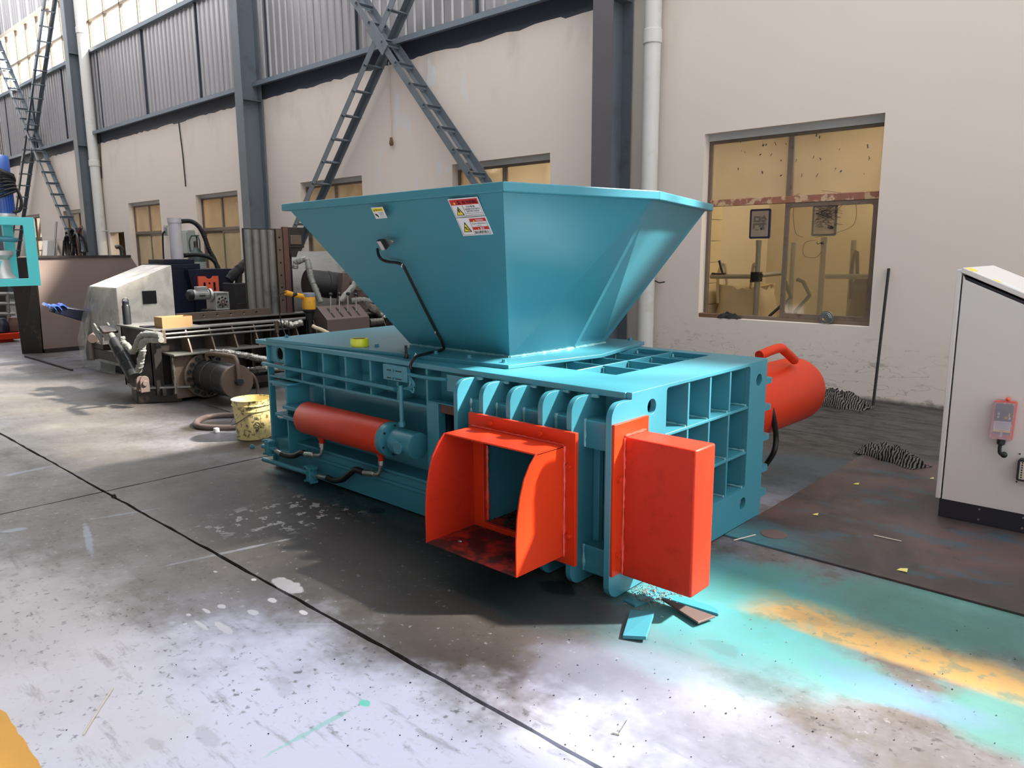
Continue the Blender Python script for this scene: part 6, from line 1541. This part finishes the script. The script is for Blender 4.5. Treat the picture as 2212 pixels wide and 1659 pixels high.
# scrap plates by the end plate
def scrap(pts, t, mat, lab, z=0.0, tilt=0.0):
    w = [pz(u, v, z+t) for u, v in pts]; o = MB().plate('z', z, z+t, [(q.x, q.y) for q in w]).build('scrap_plate', mat, None, 0, .003); tag(lift(o), lab, 'plate')
o_ = [pz(u, v, .03) for u, v in ((1345, 1366), (1396, 1374), (1413, 1330), (1362, 1316))]
mb = MB().hexa([(q.x, q.y, z) for q, z in zip(o_, (.001, .012, .03, .012))]+[(q.x, q.y, z+.016) for q, z in zip(o_, (.001, .012, .03, .012))]); o = mb.build('scrap_plate', 'teal', None, 0, .002); tag(lift(o), 'thick turquoise square offcut lying tilted before the end plate', 'plate')
scrap(((1428, 1289), (1552, 1326), (1553, 1318), (1540, 1309), (1460, 1286)), .012, 'teal', 'turquoise painted pointed offcut under the red guard box')
scrap(((1428, 1292), (1508, 1344), (1546, 1330), (1440, 1293)), .01, 'raw_brown', 'bare brown wedge offcut beside the turquoise pointed offcut', .014)
pf = MB().plate('z', 0, .01, [(q.x, q.y) for q in (pz(1348, 1300), pz(1372, 1312), pz(1455, 1282), pz(1430, 1268))]).build('foot_pad', 'teal', None, 0, .002); tag(lift(pf), 'flat turquoise pad plate lying under the end plate corner', 'plate')
mb = MB(); rr = random.Random(21)
for k in range(380):
    if k < 220: q = pz(rr.gauss(1405, 26), rr.gauss(1285, 14), .012)
    elif k < 330: q = pz(rr.uniform(1420, 1480), rr.uniform(1276, 1300), .004)
    else: q = pz(rr.uniform(1560, 2100), rr.uniform(1190, 1420), .003)
    s_ = rr.uniform(.0015, .0045) if k < 330 else rr.uniform(.0012, .0028); d_ = V((rr.uniform(-1, 1), rr.uniform(-1, 1), 0)).normalized()*s_*2
    mb.tube([q-d_, q+V((0, 0, s_)), q+d_], s_*.45, n=4)
o = mb.build('metal_chips', 'chips', None, 0); tag(o, 'curly metal drilling chips scattered at the end plate and over the floor', 'swarf', kind='stuff')
mb = MB()
for k in range(260):
    if k < 130: q = pz(rr.gauss(860, 260), rr.gauss(1500, 90), .001)
    else: q = pz(rr.uniform(1100, 2200), rr.uniform(1350, 1640), .001)
    s_ = rr.uniform(.0008, .0024); mb.ball(q+V((0, 0, s_*.5)), s_, 5, 4, (rr.uniform(.6, 2), rr.uniform(.6, 2), .6))
o = mb.build('floor_grit', 'grit', None, 0); tag(o, 'dark grit strewn over the foreground floor', 'grit', kind='stuff')
for k, (u, v, lab) in enumerate(((1850, 1046, 'scrap of yellow paper on the steel plate near the machine back corner'), (1762, 1112, 'small crumpled yellow paper bit on the steel plate'), (1950, 1232, 'yellow paper scrap near the edge of the steel plate'), (2013, 1034, 'tiny yellow paper bit beside the grey cabinet'))):
    q = pz(u, v, .015); s_ = (.018, .016, .024, .012)[k]
    o = MB().add([q+V((-s_, -s_*.5, 0)), q+V((s_, -s_*.7, .004)), q+V((s_*.8, s_*.5, .012)), q+V((-s_*.6, s_*.6, .003)), q+V((-s_, -s_*.5, -.001)), q+V((s_, -s_*.7, .003)), q+V((s_*.8, s_*.5, .011)), q+V((-s_*.6, s_*.6, .002))], [(0, 1, 2, 3), (7, 6, 5, 4), (0, 1, 5, 4), (1, 2, 6, 5), (2, 3, 7, 6), (3, 0, 4, 7)]).build('paper_scrap', 'paper', None, 0); tag(lift(o), lab, 'paper')
def straw(pts, lab, mat='cream_frame', r=.003, z=.004):
    o = MB().tube([pz(u, v, z) for u, v in pts], r, n=6).build('straw', mat); tag(lift(o), lab, 'straw')
straw(((1585, 1167), (1632, 1155)), 'pale welding wire on the plate beside the machine corner', z=.016)
straw(((1888, 1156), (1947, 1169)), 'pale straw on the steel plate before the grey cabinet', z=.016)
straw(((180, 1587), (215, 1530), (244, 1486)), 'long yellow straw lying on the floor at the lower left')
straw(((1324, 1583), (1337, 1587), (1358, 1554)), 'bent yellow straw on the pale floor at the bottom')
p = pz(1672, 1154, .012); o = MB().cyl((p.x, p.y, .012), (p.x, p.y, .015), .07, n=28).build('flat_disc', 'raw_brown', None, 35, .001); tag(lift(o), 'flat brown disc on the turquoise splashed plate at the machine corner', 'disc')
# painted floor line
yl_ = [pz(0, 1533), pz(95, 1659)]
rr = random.Random(6); pts = []
x = -6.0
while x < -1.5:
    pts.append((x, .541+rr.uniform(-.006, .006))); x += .04
o = MB().plate('z', .0005, .0025, pts+[(-1.5, .30), (-6, .30)]).build('floor_marking', 'yellow_line', None, 0); tag(lift(o), 'worn yellow painted line on the floor at the lower left corner', 'floor marking')
o = MB().tube([pz(55, 770, .008), pz(156, 800, .008)], .02, n=4).build('steel_strip', 'raw_dark'); tag(lift(o), 'thin dark steel strip on the floor before the wrapped console', 'strip')
fp2 = MB().plate('z', 0, .012, [(q.x, q.y) for q in (pz(430, 866, .012), pz(505, 892, .012), pz(640, 905, .012), pz(650, 850, .012), pz(520, 838, .012))]).build('floor_plate', 'raw_grey', None, 0, .002); tag(lift(fp2), 'grey steel floor plate under the bronze capped cylinder behind the pail', 'plate')
